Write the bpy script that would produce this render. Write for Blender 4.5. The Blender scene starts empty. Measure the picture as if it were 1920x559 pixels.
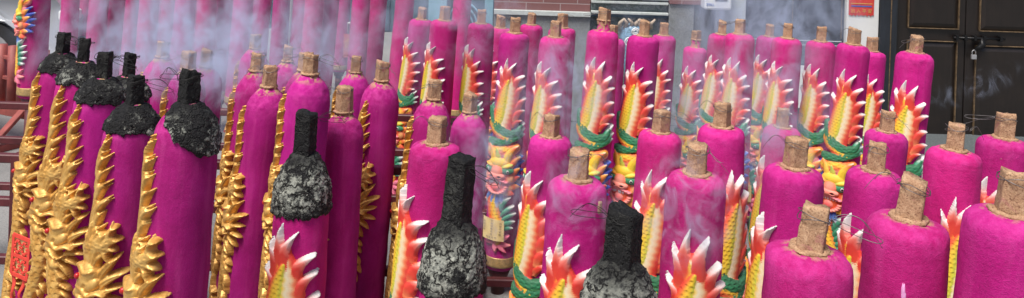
import bpy, bmesh, math, random
import numpy as np
from mathutils import Vector, Matrix, noise as mnoise

# ------------------------------------------------------------------ camera, sky, sun, exposure
sc = bpy.context.scene
C = bpy.data.collections.new("place"); sc.collection.children.link(C)
FPX, HOR, CAMZ, ROLL = 1500.0, -167.0, 1.95, math.radians(1.8)
cr, sr = math.cos(ROLL), math.sin(ROLL)
cam_d = bpy.data.cameras.new("camera"); cam = bpy.data.objects.new("camera", cam_d); C.objects.link(cam)
cam_d.sensor_width = 36; cam_d.lens = FPX/1920*36
cam_d.shift_y = -(279.5-HOR)/1920
cam_d.clip_end = 500; cam_d.clip_start = 0.05
cam.matrix_world = Matrix(((cr, -sr, 0, 0), (0, 0, -1, 0), (sr, cr, 0, CAMZ), (0, 0, 0, 1)))
sc.camera = cam

SUN_EL, SUN_AZ = math.radians(62), math.radians(-145)   # azimuth from +Y towards +X: behind and left of the camera
w = bpy.data.worlds.new("World"); sc.world = w; w.use_nodes = True
nt = w.node_tree
bg = nt.nodes['Background']; sky = nt.nodes.new('ShaderNodeTexSky'); sky.sky_type = 'NISHITA'
sky.sun_disc = False; sky.sun_elevation = SUN_EL; sky.sun_rotation = SUN_AZ; sky.dust_density = 4.0; sky.air_density = 1.0; sky.ozone_density = 1.0
nt.links.new(sky.outputs[0], bg.inputs[0]); bg.inputs[1].default_value = 0.085
sl = bpy.data.lights.new("sun", 'SUN'); so = bpy.data.objects.new("sun", sl); C.objects.link(so)
sl.energy = 3.3; sl.angle = math.radians(24); sl.color = (1.0, 0.965, 0.91)
sd = Vector((math.sin(SUN_AZ)*math.cos(SUN_EL), math.cos(SUN_AZ)*math.cos(SUN_EL), math.sin(SUN_EL)))
so.rotation_euler = sd.to_track_quat('Z', 'Y').to_euler()
sc.view_settings.view_transform = 'Standard'; sc.view_settings.look = 'None'
sc.view_settings.exposure = 0.45; sc.view_settings.gamma = 1
sc.cycles.volume_step_rate = 2.0; sc.cycles.volume_max_steps = 64
sc.cycles.volume_bounces = 1; sc.cycles.max_bounces = 6

def P(x, y, d):
    """point that stands d metres in front of the camera in direction of photo pixel x, y"""
    u = (x-960)/FPX; v = -(y-HOR)/FPX
    return Vector((d*(u*cr - v*sr), d, CAMZ + d*(u*sr + v*cr)))

rnd = random.Random(7)

# ------------------------------------------------------------------ helpers
def tag(o, label=None, cat=None, group=None, kind=None):
    if label: o['label'] = label
    if cat: o['category'] = cat
    if group: o['group'] = group
    if kind: o['kind'] = kind
    return o

def empty(name, loc=(0, 0, 0), label=None, cat=None, group=None):
    o = bpy.data.objects.new(name, None); C.objects.link(o); o.location = loc; o.empty_display_size = .1
    return tag(o, label, cat, group)

def link(name, me, parent=None):
    o = bpy.data.objects.new(name, me); C.objects.link(o)
    if parent: o.parent = parent
    return o

def mesh_from(name, verts, faces, mat, smooth=True, cols=None):
    me = bpy.data.meshes.new(name)
    me.from_pydata([tuple(v) for v in verts], [], [tuple(f) for f in faces]); me.update()
    if smooth:
        me.polygons.foreach_set('use_smooth', [True]*len(me.polygons))
    if cols is not None:
        a = me.color_attributes.new('Paint', 'FLOAT_COLOR', 'POINT')
        c4 = np.ones((len(verts), 4), dtype=np.float32); c4[:, :3] = cols
        a.data.foreach_set('color', c4.ravel())
    if mat: me.materials.append(mat)
    return me

def bm_mesh(name, bm, mat, smooth=False):
    me = bpy.data.meshes.new(name); bm.normal_update(); bm.to_mesh(me); bm.free()
    if smooth: me.polygons.foreach_set('use_smooth', [True]*len(me.polygons))
    if mat: me.materials.append(mat)
    return me

def add_box(bm, c, s, rz=0, ry=0, rx=0, bevel=0.0):
    r = bmesh.ops.create_cube(bm, size=1)
    vs = r['verts']
    bmesh.ops.scale(bm, vec=s, verts=vs)
    if bevel > 0:
        es = list({e for v in vs for e in v.link_edges})
        rb = bmesh.ops.bevel(bm, geom=es, offset=bevel, segments=2, affect='EDGES', profile=.5)
        vs = list({v for f in rb['faces'] for v in f.verts} | {v for v in vs if v.is_valid})
    M = Matrix.Translation(c) @ Matrix.Rotation(rz, 4, 'Z') @ Matrix.Rotation(ry, 4, 'Y') @ Matrix.Rotation(rx, 4, 'X')
    bmesh.ops.transform(bm, matrix=M, verts=vs)
    return vs

def add_bar(bm, a, b, wdt, hgt=None, bevel=.004):
    a = Vector(a); b = Vector(b); d = b-a; hgt = hgt or wdt
    r = bmesh.ops.create_cube(bm, size=1); vs = r['verts']
    bmesh.ops.scale(bm, vec=(wdt, hgt, d.length), verts=vs)
    es = list({e for v in vs for e in v.link_edges})
    rb = bmesh.ops.bevel(bm, geom=es, offset=bevel, segments=1, affect='EDGES')
    vs = list({v for f in rb['faces'] for v in f.verts} | {v for v in vs if v.is_valid})
    q = d.to_track_quat('Z', 'Y').to_matrix().to_4x4()
    bmesh.ops.transform(bm, matrix=Matrix.Translation((a+b)/2) @ q, verts=vs)

def tube_geo(pts, r, n=8, cap=True, vs=None, fs=None):
    vs = [] if vs is None else vs; fs = [] if fs is None else fs
    b0 = len(vs); pts = [Vector(p) for p in pts]; up = Vector((0.13, .2, 1)).normalized()
    R = r if hasattr(r, '__len__') else [r]*len(pts)
    for i, p in enumerate(pts):
        t = (pts[min(i+1, len(pts)-1)] - pts[max(i-1, 0)]).normalized()
        s = t.cross(up)
        if s.length < .05: s = t.cross(Vector((1, 0, 0)))
        s.normalize(); q = s.cross(t)
        for k in range(n):
            a = 2*math.pi*k/n
            vs.append(p + (s*math.cos(a)+q*math.sin(a))*R[i])
    for i in range(len(pts)-1):
        for k in range(n):
            fs.append((b0+i*n+k, b0+i*n+(k+1) % n, b0+(i+1)*n+(k+1) % n, b0+(i+1)*n+k))
    if cap:
        fs.append(tuple(b0+k for k in range(n))[::-1]); fs.append(tuple(b0+(len(pts)-1)*n+k for k in range(n)))
    return vs, fs

def add_cyl(bm, a, b, r, seg=20, r2=None):
    a = Vector(a); b = Vector(b); d = b-a
    q = d.to_track_quat('Z', 'Y').to_matrix().to_4x4()
    bmesh.ops.create_cone(bm, cap_ends=True, segments=seg, radius1=r, radius2=r if r2 is None else r2, depth=d.length,
                          matrix=Matrix.Translation((a+b)/2) @ q)

# ------------------------------------------------------------------ materials
def new_mat(name):
    m = bpy.data.materials.new(name); m.use_nodes = True
    return m, m.node_tree, m.node_tree.nodes['Principled BSDF']

def nd(t, typ, **kw):
    n = t.nodes.new(typ)
    for k, v in kw.items(): setattr(n, k, v)
    return n

def noise_n(t, scale, detail=4, rough=.55, dist=0, coord=None, dim='3D'):
    n = nd(t, 'ShaderNodeTexNoise'); n.inputs['Scale'].default_value = scale
    n.inputs['Detail'].default_value = detail; n.inputs['Roughness'].default_value = rough
    n.inputs['Distortion'].default_value = dist
    if coord: t.links.new(coord, n.inputs['Vector'])
    return n

def ramp(t, src, stops):
    r = nd(t, 'ShaderNodeValToRGB'); e = r.color_ramp.elements
    while len(e) < len(stops): e.new(.5)
    for i, (p, c) in enumerate(stops):
        e[i].position = p; e[i].color = (*c, 1) if len(c) == 3 else c
    t.links.new(src, r.inputs[0]); return r

def mix(t, fac, a, b, typ='MIX'):
    m = nd(t, 'ShaderNodeMix', data_type='RGBA', blend_type=typ)
    for sock, v in ((m.inputs[0], fac), (m.inputs[6], a), (m.inputs[7], b)):
        if isinstance(v, (int, float)): sock.default_value = v
        elif isinstance(v, tuple): sock.default_value = (*v, 1)
        else: t.links.new(v, sock)
    return m.outputs[2]

def math_n(t, op, a, b=0.0, clamp=False):
    m = nd(t, 'ShaderNodeMath', operation=op); m.use_clamp = clamp
    for s, v in ((m.inputs[0], a), (m.inputs[1], b)):
        if isinstance(v, (int, float)): s.default_value = v
        else: t.links.new(v, s)
    return m.outputs[0]

def bump(t, bsdf, h, strength=.3, dist=.01):
    b = nd(t, 'ShaderNodeBump'); b.inputs['Strength'].default_value = strength; b.inputs['Distance'].default_value = dist
    t.links.new(h, b.inputs['Height']); t.links.new(b.outputs[0], bsdf.inputs['Normal']); return b

def simple(name, col, rough=.7, metal=0, nscale=20, namt=.25, bstr=.2, bdist=.003, spec=.5):
    m, t, b = new_mat(name)
    tc = nd(t, 'ShaderNodeTexCoord').outputs['Object']
    n = noise_n(t, nscale, 6, .6, coord=tc)
    c = ramp(t, n.outputs[0], [(.3, tuple(x*(1-namt) for x in col)), (.7, tuple(min(1, x*(1+namt)) for x in col))])
    t.links.new(c.outputs[0], b.inputs['Base Color'])
    b.inputs['Roughness'].default_value = rough; b.inputs['Metallic'].default_value = metal
    b.inputs['Specular IOR Level'].default_value = spec
    n2 = noise_n(t, nscale*6, 4, .6, coord=tc)
    if bstr: bump(t, b, n2.outputs[0], bstr, bdist)
    return m

def mat_magenta(name='magenta_joss_powder', k=(1, 1, 1), bs=.8):
    m, t, b = new_mat(name)
    tc = nd(t, 'ShaderNodeTexCoord').outputs['Object']
    oi = nd(t, 'ShaderNodeObjectInfo').outputs['Random']
    off = nd(t, 'ShaderNodeVectorMath', operation='ADD'); t.links.new(tc, off.inputs[0])
    cx = nd(t, 'ShaderNodeCombineXYZ'); t.links.new(math_n(t, 'MULTIPLY', oi, 13.0), cx.inputs[0]); t.links.new(math_n(t, 'MULTIPLY', oi, 7.0), cx.inputs[1])
    t.links.new(cx.outputs[0], off.inputs[1]); v = off.outputs[0]
    big = noise_n(t, 7, 5, .6, .4, v); mid = noise_n(t, 45, 5, .7, 0, v); fine = noise_n(t, 420, 3, .7, 0, v)
    c = ramp(t, big.outputs[0], [(.3, (.36, .0048, .128)), (.52, (.475, .0080, .180)), (.75, (.58, .020, .245))]).outputs[0]
    hv = nd(t, 'ShaderNodeHueSaturation'); t.links.new(c, hv.inputs['Color']); t.links.new(math_n(t, 'ADD', math_n(t, 'MULTIPLY', oi, .02), .492), hv.inputs['Hue']); t.links.new(math_n(t, 'ADD', math_n(t, 'MULTIPLY', math_n(t, 'FRACT', math_n(t, 'MULTIPLY', oi, 7.3)), .30), .84), hv.inputs['Value'])
    c = mix(t, 1.0, hv.outputs[0], k, 'MULTIPLY')
    c = mix(t, math_n(t, 'MULTIPLY', ramp(t, fine.outputs[0], [(.5, (0, 0, 0)), (.78, (1, 1, 1))]).outputs[0], .22), c, (.72, .12, .42))
    c = mix(t, math_n(t, 'MULTIPLY', ramp(t, mid.outputs[0], [(.25, (1, 1, 1)), (.42, (0, 0, 0))]).outputs[0], .35), c, (.26, .004, .11))
    st_ = nd(t, 'ShaderNodeMapping'); st_.inputs['Scale'].default_value = (1, 1, .10); t.links.new(v, st_.inputs[0]); sn = noise_n(t, 28, 4, .6, .2, st_.outputs[0])
    c = mix(t, math_n(t, 'MULTIPLY', ramp(t, sn.outputs[0], [(.52, (0, 0, 0)), (.75, (1, 1, 1))]).outputs[0], .30), c, (.60, .07, .30))
    c = mix(t, math_n(t, 'MULTIPLY', ramp(t, sn.outputs[0], [(.26, (1, 1, 1)), (.42, (0, 0, 0))]).outputs[0], .35), c, (.22, .006, .09))
    # dusty worn powder on the upper shoulder
    sx = nd(t, 'ShaderNodeSeparateXYZ'); t.links.new(tc, sx.inputs[0]); z = sx.outputs[2]
    mr = nd(t, 'ShaderNodeMapRange'); t.links.new(z, mr.inputs[0]); mr.inputs[1].default_value = 1.13; mr.inputs[2].default_value = 1.2
    dust = math_n(t, 'MULTIPLY', mr.outputs[0], ramp(t, mid.outputs[0], [(.38, (0, 0, 0)), (.62, (1, 1, 1))]).outputs[0])
    c = mix(t, math_n(t, 'MULTIPLY', dust, .38), c, (.66, .07, .36))
    # bare clay round the wooden core
    r2 = math_n(t, 'SQRT', math_n(t, 'ADD', math_n(t, 'MULTIPLY', sx.outputs[0], sx.outputs[0]), math_n(t, 'MULTIPLY', sx.outputs[1], sx.outputs[1])))
    mr2 = nd(t, 'ShaderNodeMapRange'); t.links.new(r2, mr2.inputs[0]); mr2.inputs[1].default_value = .052; mr2.inputs[2].default_value = .034
    n3 = noise_n(t, 60, 3, .6, 0, v)
    clay = math_n(t, 'MULTIPLY', mr2.outputs[0], ramp(t, n3.outputs[0], [(.47, (0, 0, 0)), (.54, (1, 1, 1))]).outputs[0])
    clay = math_n(t, 'MULTIPLY', clay, math_n(t, 'GREATER_THAN', z, 1.17))
    # rare chips where the colour fell off
    n4 = noise_n(t, 11, 5, .65, .6, v)
    chip = math_n(t, 'MULTIPLY', ramp(t, n4.outputs[0], [(.735, (0, 0, 0)), (.75, (1, 1, 1))]).outputs[0], .8)
    cl = mix(t, mid.outputs[0], (.30, .17, .08), (.52, .34, .19))
    c = mix(t, math_n(t, 'MAXIMUM', clay, chip), c, cl)
    t.links.new(c, b.inputs['Base Color'])
    b.inputs['Roughness'].default_value = .88; b.inputs['Specular IOR Level'].default_value = .22
    h = math_n(t, 'ADD', math_n(t, 'MULTIPLY', mid.outputs[0], .8), math_n(t, 'MULTIPLY', fine.outputs[0], .35))
    streak = nd(t, 'ShaderNodeMapping'); streak.inputs['Scale'].default_value = (1, 1, .12); t.links.new(v, streak.inputs[0])
    bump(t, b, h, bs, .006)
    return m

def mat_wood_core():
    m, t, b = new_mat('rough_core_wood')
    tc = nd(t, 'ShaderNodeTexCoord').outputs['Object']
    oi = nd(t, 'ShaderNodeObjectInfo').outputs['Random']
    off = nd(t, 'ShaderNodeVectorMath', operation='ADD'); t.links.new(tc, off.inputs[0])
    cx = nd(t, 'ShaderNodeCombineXYZ'); t.links.new(math_n(t, 'MULTIPLY', oi, 9.0), cx.inputs[0]); t.links.new(cx.outputs[0], off.inputs[1])
    mp = nd(t, 'ShaderNodeMapping'); mp.inputs['Scale'].default_value = (1, 1, .8); t.links.new(off.outputs[0], mp.inputs[0])
    n = noise_n(t, 60, 6, .7, .3, mp.outputs[0]); f = noise_n(t, 260, 4, .7, 0, off.outputs[0]); g = noise_n(t, 22, 4, .6, .5, off.outputs[0])
    c = ramp(t, n.outputs[0], [(.25, (.27, .145, .085)), (.5, (.43, .26, .155)), (.75, (.56, .38, .24))]).outputs[0]
    c = mix(t, math_n(t, 'MULTIPLY', ramp(t, f.outputs[0], [(.36, (1, 1, 1)), (.47, (0, 0, 0))]).outputs[0], .75), c, (.13, .055, .035))
    c = mix(t, math_n(t, 'MULTIPLY', ramp(t, f.outputs[0], [(.58, (0, 0, 0)), (.68, (1, 1, 1))]).outputs[0], .5), c, (.66, .48, .33))
    c = mix(t, math_n(t, 'MULTIPLY', ramp(t, g.outputs[0], [(.58, (0, 0, 0)), (.66, (1, 1, 1))]).outputs[0], .35), c, (.34, .05, .14))
    t.links.new(c, b.inputs['Base Color']); b.inputs['Roughness'].default_value = .9; b.inputs['Specular IOR Level'].default_value = .2
    bump(t, b, math_n(t, 'ADD', n.outputs[0], math_n(t, 'MULTIPLY', f.outputs[0], .5)), .8, .004)
    return m

def mat_char(name, ash=.5):
    m, t, b = new_mat(name)
    tc = nd(t, 'ShaderNodeTexCoord').outputs['Object']
    oi = nd(t, 'ShaderNodeObjectInfo').outputs['Random']
    off = nd(t, 'ShaderNodeVectorMath', operation='ADD'); t.links.new(tc, off.inputs[0])
    cx = nd(t, 'ShaderNodeCombineXYZ'); t.links.new(math_n(t, 'MULTIPLY', oi, 11.0), cx.inputs[1]); t.links.new(cx.outputs[0], off.inputs[1]); v = off.outputs[0]
    big = noise_n(t, 13, 3, .6, .1, v); mid = noise_n(t, 70, 6, .8, 0, v); fine = noise_n(t, 330, 3, .75, 0, v); ck = noise_n(t, 30, 3, .6, .1, v)
    ashm = math_n(t, 'ADD', math_n(t, 'MULTIPLY', big.outputs[0], .9), math_n(t, 'MULTIPLY', mid.outputs[0], .75))
    ashm = math_n(t, 'ADD', ashm, math_n(t, 'MULTIPLY', fine.outputs[0], .35))
    c0 = 1.13-ash*.25
    ashm = ramp(t, ashm, [(0, (0, 0, 0)), (1, (1, 1, 1))])
    mr = nd(t, 'ShaderNodeMapRange'); s_ = math_n(t, 'ADD', math_n(t, 'ADD', math_n(t, 'MULTIPLY', big.outputs[0], .9), math_n(t, 'MULTIPLY', mid.outputs[0], .75)), math_n(t, 'MULTIPLY', fine.outputs[0], .35))
    t.links.new(s_, mr.inputs[0]); mr.inputs[1].default_value = c0; mr.inputs[2].default_value = c0+.12
    crack = ramp(t, math_n(t, 'ABSOLUTE', math_n(t, 'SUBTRACT', ck.outputs[0], .5)), [(.008, (0, 0, 0)), (.05, (1, 1, 1))]).outputs[0]
    am = math_n(t, 'MULTIPLY', mr.outputs[0], crack)
    sx = nd(t, 'ShaderNodeSeparateXYZ'); t.links.new(tc, sx.inputs[0])
    zr = ramp(t, math_n(t, 'SUBTRACT', sx.outputs[2], .6), [(.488, (0, 0, 0)), (.535, (1, 1, 1)), (.595, (1, 1, 1)), (.640, (0, 0, 0))])      # the charred rim and neck stay black
    am = math_n(t, 'MULTIPLY', am, math_n(t, 'ADD', math_n(t, 'MULTIPLY', zr.outputs[0], .9), .1))
    base = ramp(t, fine.outputs[0], [(.4, (.0035, .0035, .004)), (.7, (.020, .019, .020))]).outputs[0]
    cx_ = None; ashc = ramp(t, mid.outputs[0], [(.35, (.13, .14, .13)), (.6, (.42, .43, .37))]).outputs[0]
    t.links.new(mix(t, am, base, ashc), b.inputs['Base Color'])
    b.inputs['Roughness'].default_value = .7; b.inputs['Specular IOR Level'].default_value = .3
    h = math_n(t, 'ADD', mid.outputs[0], math_n(t, 'MULTIPLY', crack, .6))
    bump(t, b, h, 1.0, .007)
    return m

def mat_paint():
    m, t, b = new_mat('airbrushed_plaster')
    a = nd(t, 'ShaderNodeVertexColor'); a.layer_name = 'Paint'
    tc = nd(t, 'ShaderNodeTexCoord').outputs['Object']
    n = noise_n(t, 120, 5, .7, 0, tc); n2 = noise_n(t, 14, 4, .6, 0, tc)
    c = mix(t, math_n(t, 'MULTIPLY', ramp(t, n.outputs[0], [(.25, (1, 1, 1)), (.42, (0, 0, 0))]).outputs[0], .35), a.outputs[0], (.25, .12, .10))
    c = mix(t, math_n(t, 'MULTIPLY', n2.outputs[0], .10), c, (.7, .6, .55))
    t.links.new(c, b.inputs['Base Color']); b.inputs['Roughness'].default_value = .6; b.inputs['Specular IOR Level'].default_value = .35
    bump(t, b, n.outputs[0], .35, .002)
    return m

def mat_gold():
    m, t, b = new_mat('gold_painted_plaster')
    tc = nd(t, 'ShaderNodeTexCoord').outputs['Object']
    n = noise_n(t, 30, 6, .65, .2, tc); n2 = noise_n(t, 150, 4, .7, 0, tc)
    c = ramp(t, n.outputs[0], [(.28, (.34, .15, .03)), (.45, (.62, .33, .075)), (.72, (.80, .52, .17))]).outputs[0]
    t.links.new(c, b.inputs['Base Color']); b.inputs['Metallic'].default_value = .40
    r = ramp(t, n2.outputs[0], [(.3, (.34, .34, .34)), (.7, (.55, .55, .55))]); t.links.new(r.outputs[0], b.inputs['Roughness'])
    bump(t, b, math_n(t, 'ADD', n.outputs[0], n2.outputs[0]), .3, .002)
    return m

M = {}
M['mag'] = mat_magenta(); M['mag2'] = mat_magenta('deep_magenta_joss_paste', (.82, .9, 1.0), .45); M['core'] = mat_wood_core(); M['ash'] = mat_char('burnt_ash_crust', .82); M['char'] = mat_char('charred_wood', .35)
M['cap_ash'] = mat_char('sooty_cap_crust', .5); M['paint'] = mat_paint(); M['gold'] = mat_gold()
M['band'] = simple('gilt_paper_band', (.50, .33, .13), .45, .4, 60, .35)
M['red_eye'] = simple('red_eye_paint', (.42, .012, .015), .35, nscale=30, namt=.15, bstr=0)
M['wire'] = simple('thin_steel_wire', (.16, .15, .15), .4, .7, 30, .3, 0)
M['wire_burnt'] = simple('burnt_wire', (.015, .014, .014), .6, .3, 30, .3, 0)
M['iron'] = simple('maroon_painted_iron', (.095, .016, .020), .5, 0, 14, .35, .3)
M['rust'] = simple('faded_red_fence_paint', (.27, .060, .050), .6, 0, 12, .3, .3)
M['paper'] = simple('yellow_paper_slip', (.72, .56, .25), .85, 0, 25, .08, .1)
M['ink'] = simple('dark_ink', (.10, .06, .04), .8, 0, 30, .1, 0)

# ------------------------------------------------------------------ relief engine: a plaster relief modelled as heights over the stick's mantle
LB = 1.19                              # body length below the shoulder
def rad(v):                            # body radius v metres below the shoulder
    return .0765 + .0065*np.clip(v, 0, 1.2)/1.19

class Relief:
    def __init__(s, u0=-.135, u1=.135, v0=-.02, v1=1.12, res=.0018):
        s.res = res
        s.u = np.arange(u0, u1, res); s.v = np.arange(v0, v1, res)
        s.U, s.V = np.meshgrid(s.u, s.v)
        s.h = np.full(s.U.shape, -1.0); s.c = np.zeros(s.U.shape+(3,)); s.id = np.zeros(s.U.shape, int)
        s.k = 0; s.jit = None
    def tr(s, p): return ((p[0]-s.px)*s.k+s.px+s.ox, (p[1]-s.py)*s.k+s.py+s.oy) if s.k else p
    def _spine(s, pts, n):
        pts = np.array(pts, float)
        if len(pts) == 2: k = np.linspace(0, 1, n)[:, None]; return pts[0]*(1-k)+pts[1]*k
        P_ = np.vstack([2*pts[0]-pts[1], pts, 2*pts[-1]-pts[-2]]); out = []
        m = len(pts)-1
        for q in np.linspace(0, m-1e-6, n):
            i = int(q); t = q-i; a, b, c, d = P_[i:i+4]
            out.append(.5*((2*b)+(-a+c)*t+(2*a-5*b+4*c-d)*t*t+(-a+3*b-3*c+d)*t**3))
        return np.array(out)
    def _near(s, sp, pad):
        lo = sp.min(0)-pad; hi = sp.max(0)+pad
        i0, i1 = np.searchsorted(s.v, lo[1]), np.searchsorted(s.v, hi[1]); j0, j1 = np.searchsorted(s.u, lo[0]), np.searchsorted(s.u, hi[0])
        U = s.U[i0:i1, j0:j1]; V = s.V[i0:i1, j0:j1]
        if U.size == 0: return None
        best = np.full(U.shape, 9.0); T = np.zeros(U.shape); N = np.zeros(U.shape); beh = np.zeros(U.shape)
        L = np.concatenate([[0], np.cumsum(np.linalg.norm(np.diff(sp, axis=0), axis=1))])
        for k in range(len(sp)-1):
            a, b = sp[k], sp[k+1]; ab = b-a; l2 = (ab**2).sum()+1e-12; l = math.sqrt(l2)
            tt = ((U-a[0])*ab[0]+(V-a[1])*ab[1])/l2; tc = np.clip(tt, 0, 1)
            dx = U-(a[0]+tc*ab[0]); dy = V-(a[1]+tc*ab[1]); d = np.hypot(dx, dy)
            m_ = d < best
            sg = np.sign((U-a[0])*ab[1]-(V-a[1])*ab[0])
            best = np.where(m_, d, best); T = np.where(m_, (L[k]+tc*l)/L[-1], T); N = np.where(m_, sg*d, N)
            beh = np.where(m_, (tt-tc)*l, beh)
        return (slice(i0, i1), slice(j0, j1)), T, N, beh, L[-1]
    def _put(s, sl, mask, H, col, part, add=False):
        h = s.h[sl]; c = s.c[sl]; i = s.id[sl]
        if add:
            m_ = mask & (h > 0); h[m_] += H[m_]
            if col is not None: c[m_] = col[m_]
            return
        m_ = mask & (H > h)
        h[m_] = H[m_]; c[m_] = col[m_]; i[m_] = part
    def leaf(s, p0, p1, hw, bend=0, h=(.010, .012), stops=None, part=1, ridge=.006, vein=.0008, prof=None, nv=3):
        if s.jit: p1 = (p1[0]+s.jit(.007), p1[1]+s.jit(.008)); bend = bend*(1+s.jit(.5)); hw = hw*(1+s.jit(.13))
        p0 = np.array(s.tr(p0), float); p1 = np.array(s.tr(p1), float); d = p1-p0; hw = hw*(s.k or 1); mid = (p0+p1)/2+np.array([-d[1], d[0]])*bend
        k = np.linspace(0, 1, 16)[:, None]
        sp = (1-k)**2*p0+2*k*(1-k)*mid+k*k*p1
        r = s._near(sp, hw*1.3)
        if r is None: return
        sl, T, N, beh, L = r
        xs, ys = prof or ([0, .2, .5, .8, .93, 1], [.62, .95, .95, .50, .24, .0])
        W = hw*np.interp(T, xs, ys)+1e-6
        nn = np.abs(N)/W
        mask = (nn < 1) & (beh > -hw*.5) & (beh < .003)
        H = h[0]+(h[1]-h[0])*T + ridge*(1-nn**2)*(.35+.65*np.clip(W/hw, 0, 1)) - vein*(np.cos(N/hw*math.pi*nv)*.5+.5)*(1-T*.6)
        if stops:
            ks = [q[0] for q in stops]; cc = np.stack([np.interp(T+.10*(nn-.5)*np.clip(T*3, 0, 1), ks, [q[1][i] for q in stops]) for i in range(3)], -1)
        else: cc = np.ones(T.shape+(3,))
        s._put(sl, mask, H, cc, part)
    def tube(s, pts, rr, hb=.004, dome=.016, col=None, part=0, scale=0, sh=.0022, n=40, rib=0, flat=2.0):
        sp = s._spine([s.tr(q) for q in pts], n); rr = np.array(rr, float)*(s.k or 1); r = s._near(sp, rr.max()*1.1)
        if r is None: return
        sl, T, N, beh, L = r
        W = np.interp(T, np.linspace(0, 1, len(rr)), rr); nn = np.abs(N)/W
        mask = (nn < 1)
        H = hb+dome*np.sqrt(np.clip(1-nn**flat, 0, 1))
        pat = np.zeros(T.shape)
        if scale:
            A = T*L/scale; B = N/scale*1.15
            best = np.zeros(T.shape); g = np.ones(T.shape)
            for dr in (0, 1):
                i = np.floor(A)-dr; off = (i % 2)*.5; bc = np.floor(B-off)+.5+off
                rho = np.hypot((A-i)*.62, (B-bc)*1.0)
                ins = rho < .66
                val = np.where(ins, .35+rho, 0)
                upd = (best == 0) & ins; best = np.where(upd, val, best)
            pat = best; H = H+sh*(pat-.5)
        if rib: H = H+sh*np.cos(T*L/rib*2*math.pi-nn*1.5)
        c = col(T, N/W, pat) if callable(col) else np.ones(T.shape+(3,))*np.array(col if col is not None else (1, 1, 1))
        s._put(sl, mask, H, c, part)
    def blob(s, x, y, rx, ry, h, base=.0, rot=0, col=(1, 1, 1), col2=None, part=2, pw=2.0, add=False):
        x, y = s.tr((x, y)); rx *= (s.k or 1); ry *= (s.k or 1); R_ = max(rx, ry)
        i0, i1 = np.searchsorted(s.v, y-R_), np.searchsorted(s.v, y+R_); j0, j1 = np.searchsorted(s.u, x-R_), np.searchsorted(s.u, x+R_)
        sl = (slice(i0, i1), slice(j0, j1)); X = s.U[sl]-x; Y = s.V[sl]-y
        a = math.cos(rot)*X+math.sin(rot)*Y; b = -math.sin(rot)*X+math.cos(rot)*Y
        q = (a/rx)**2+(b/ry)**2
        H = base+h*np.clip(1-q, 0, 1)**(1/pw)
        if col is None: cc = None
        else:
            cc = np.ones(q.shape+(3,))*np.array(col)
            if col2 is not None: k = np.clip(q, 0, 1)[..., None]; cc = np.array(col)*(1-k)+np.array(col2)*k
        s._put(sl, q < 1, H, cc, part, add)
    def smooth(s, n=1):
        for _ in range(n):
            h = s.h.copy(); ok = h > 0; acc = np.where(ok, h, 0)*2; cnt = ok*2.0
            for ax, d in ((0, 1), (0, -1), (1, 1), (1, -1)):
                hh = np.roll(h, d, ax); o = hh > 0; acc += np.where(o, hh, 0); cnt += o
            s.h = np.where(ok, acc/np.maximum(cnt, 1), h)
    def meshes(s, names, mat, paint=True, edge=(.45, .78, 1.0)):
        h = s.h.copy(); ok = h > 0
        er = ok.copy(); fac = np.zeros(h.shape)
        for q_ in edge:                                   # round the relief off towards its outline
            fac[er] = q_
            e2 = er.copy()
            for ax, d in ((0, 1), (0, -1), (1, 1), (1, -1)): e2 &= np.roll(er, d, ax)
            er = e2
        h = np.where(ok, h*fac, h)
        c = s.c.copy(); idd = s.id.copy(); dil = ok.copy()
        for ax, d in ((0, 1), (0, -1), (1, 1), (1, -1)):
            o = np.roll(ok, d, ax) & ~dil
            c[o] = np.roll(s.c, d, ax)[o]; idd[o] = np.roll(s.id, d, ax)[o]; dil |= o
        for ax, d in ((0, 1), (0, -1)):            # diagonal corners
            o2 = np.roll(dil, d, ax) & ~dil
            c[o2] = np.roll(c, d, ax)[o2]; idd[o2] = np.roll(idd, d, ax)[o2]; dil |= o2
        hh = np.where(ok, h, -.004)
        R_ = rad(s.V)+hh; th = s.U/rad(s.V)
        X = R_*np.sin(th); Y = -R_*np.cos(th); Z = LB-s.V
        hq = np.stack([hh[:-1, :-1], hh[:-1, 1:], hh[1:, 1:], hh[1:, :-1]], 0)
        iq = np.stack([idd[:-1, :-1], idd[:-1, 1:], idd[1:, 1:], idd[1:, :-1]], 0)
        dq = dil[:-1, :-1] & dil[:-1, 1:] & dil[1:, 1:] & dil[1:, :-1]
        anyok = ok[:-1, :-1] | ok[:-1, 1:] | ok[1:, 1:] | ok[1:, :-1]
        am = hq.argmax(0); qid = np.take_along_axis(iq, am[None], 0)[0]; use = dq & anyok
        idx = np.arange(h.size).reshape(h.shape); out = []
        for pid, nm, m_ in islands(use, qid, names):
            ii, jj = np.nonzero(m_)
            F = np.stack([idx[ii, jj], idx[ii+1, jj], idx[ii+1, jj+1], idx[ii, jj+1]], 1)
            uq, inv = np.unique(F.ravel(), return_inverse=True); F = inv.reshape(-1, 4)
            V_ = np.stack([X.ravel()[uq], Y.ravel()[uq], Z.ravel()[uq]], 1)
            me = bpy.data.meshes.new(nm); me.vertices.add(len(V_)); me.vertices.foreach_set('co', V_.ravel())
            me.loops.add(F.size); me.loops.foreach_set('vertex_index', F.ravel().astype(np.int32))
            me.polygons.add(len(F)); me.polygons.foreach_set('loop_start', np.arange(0, F.size, 4, dtype=np.int32))
            me.polygons.foreach_set('use_smooth', [True]*len(F)); me.update(calc_edges=True); me.validate()
            if paint:
                a = me.color_attributes.new('Paint', 'FLOAT_COLOR', 'POINT'); c4 = np.ones((len(V_), 4), np.float32)
                c4[:, :3] = c.reshape(-1, 3)[uq]; a.data.foreach_set('color', c4.ravel())
            me.materials.append(mat); out.append((pid, nm, me))
        return out

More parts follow.
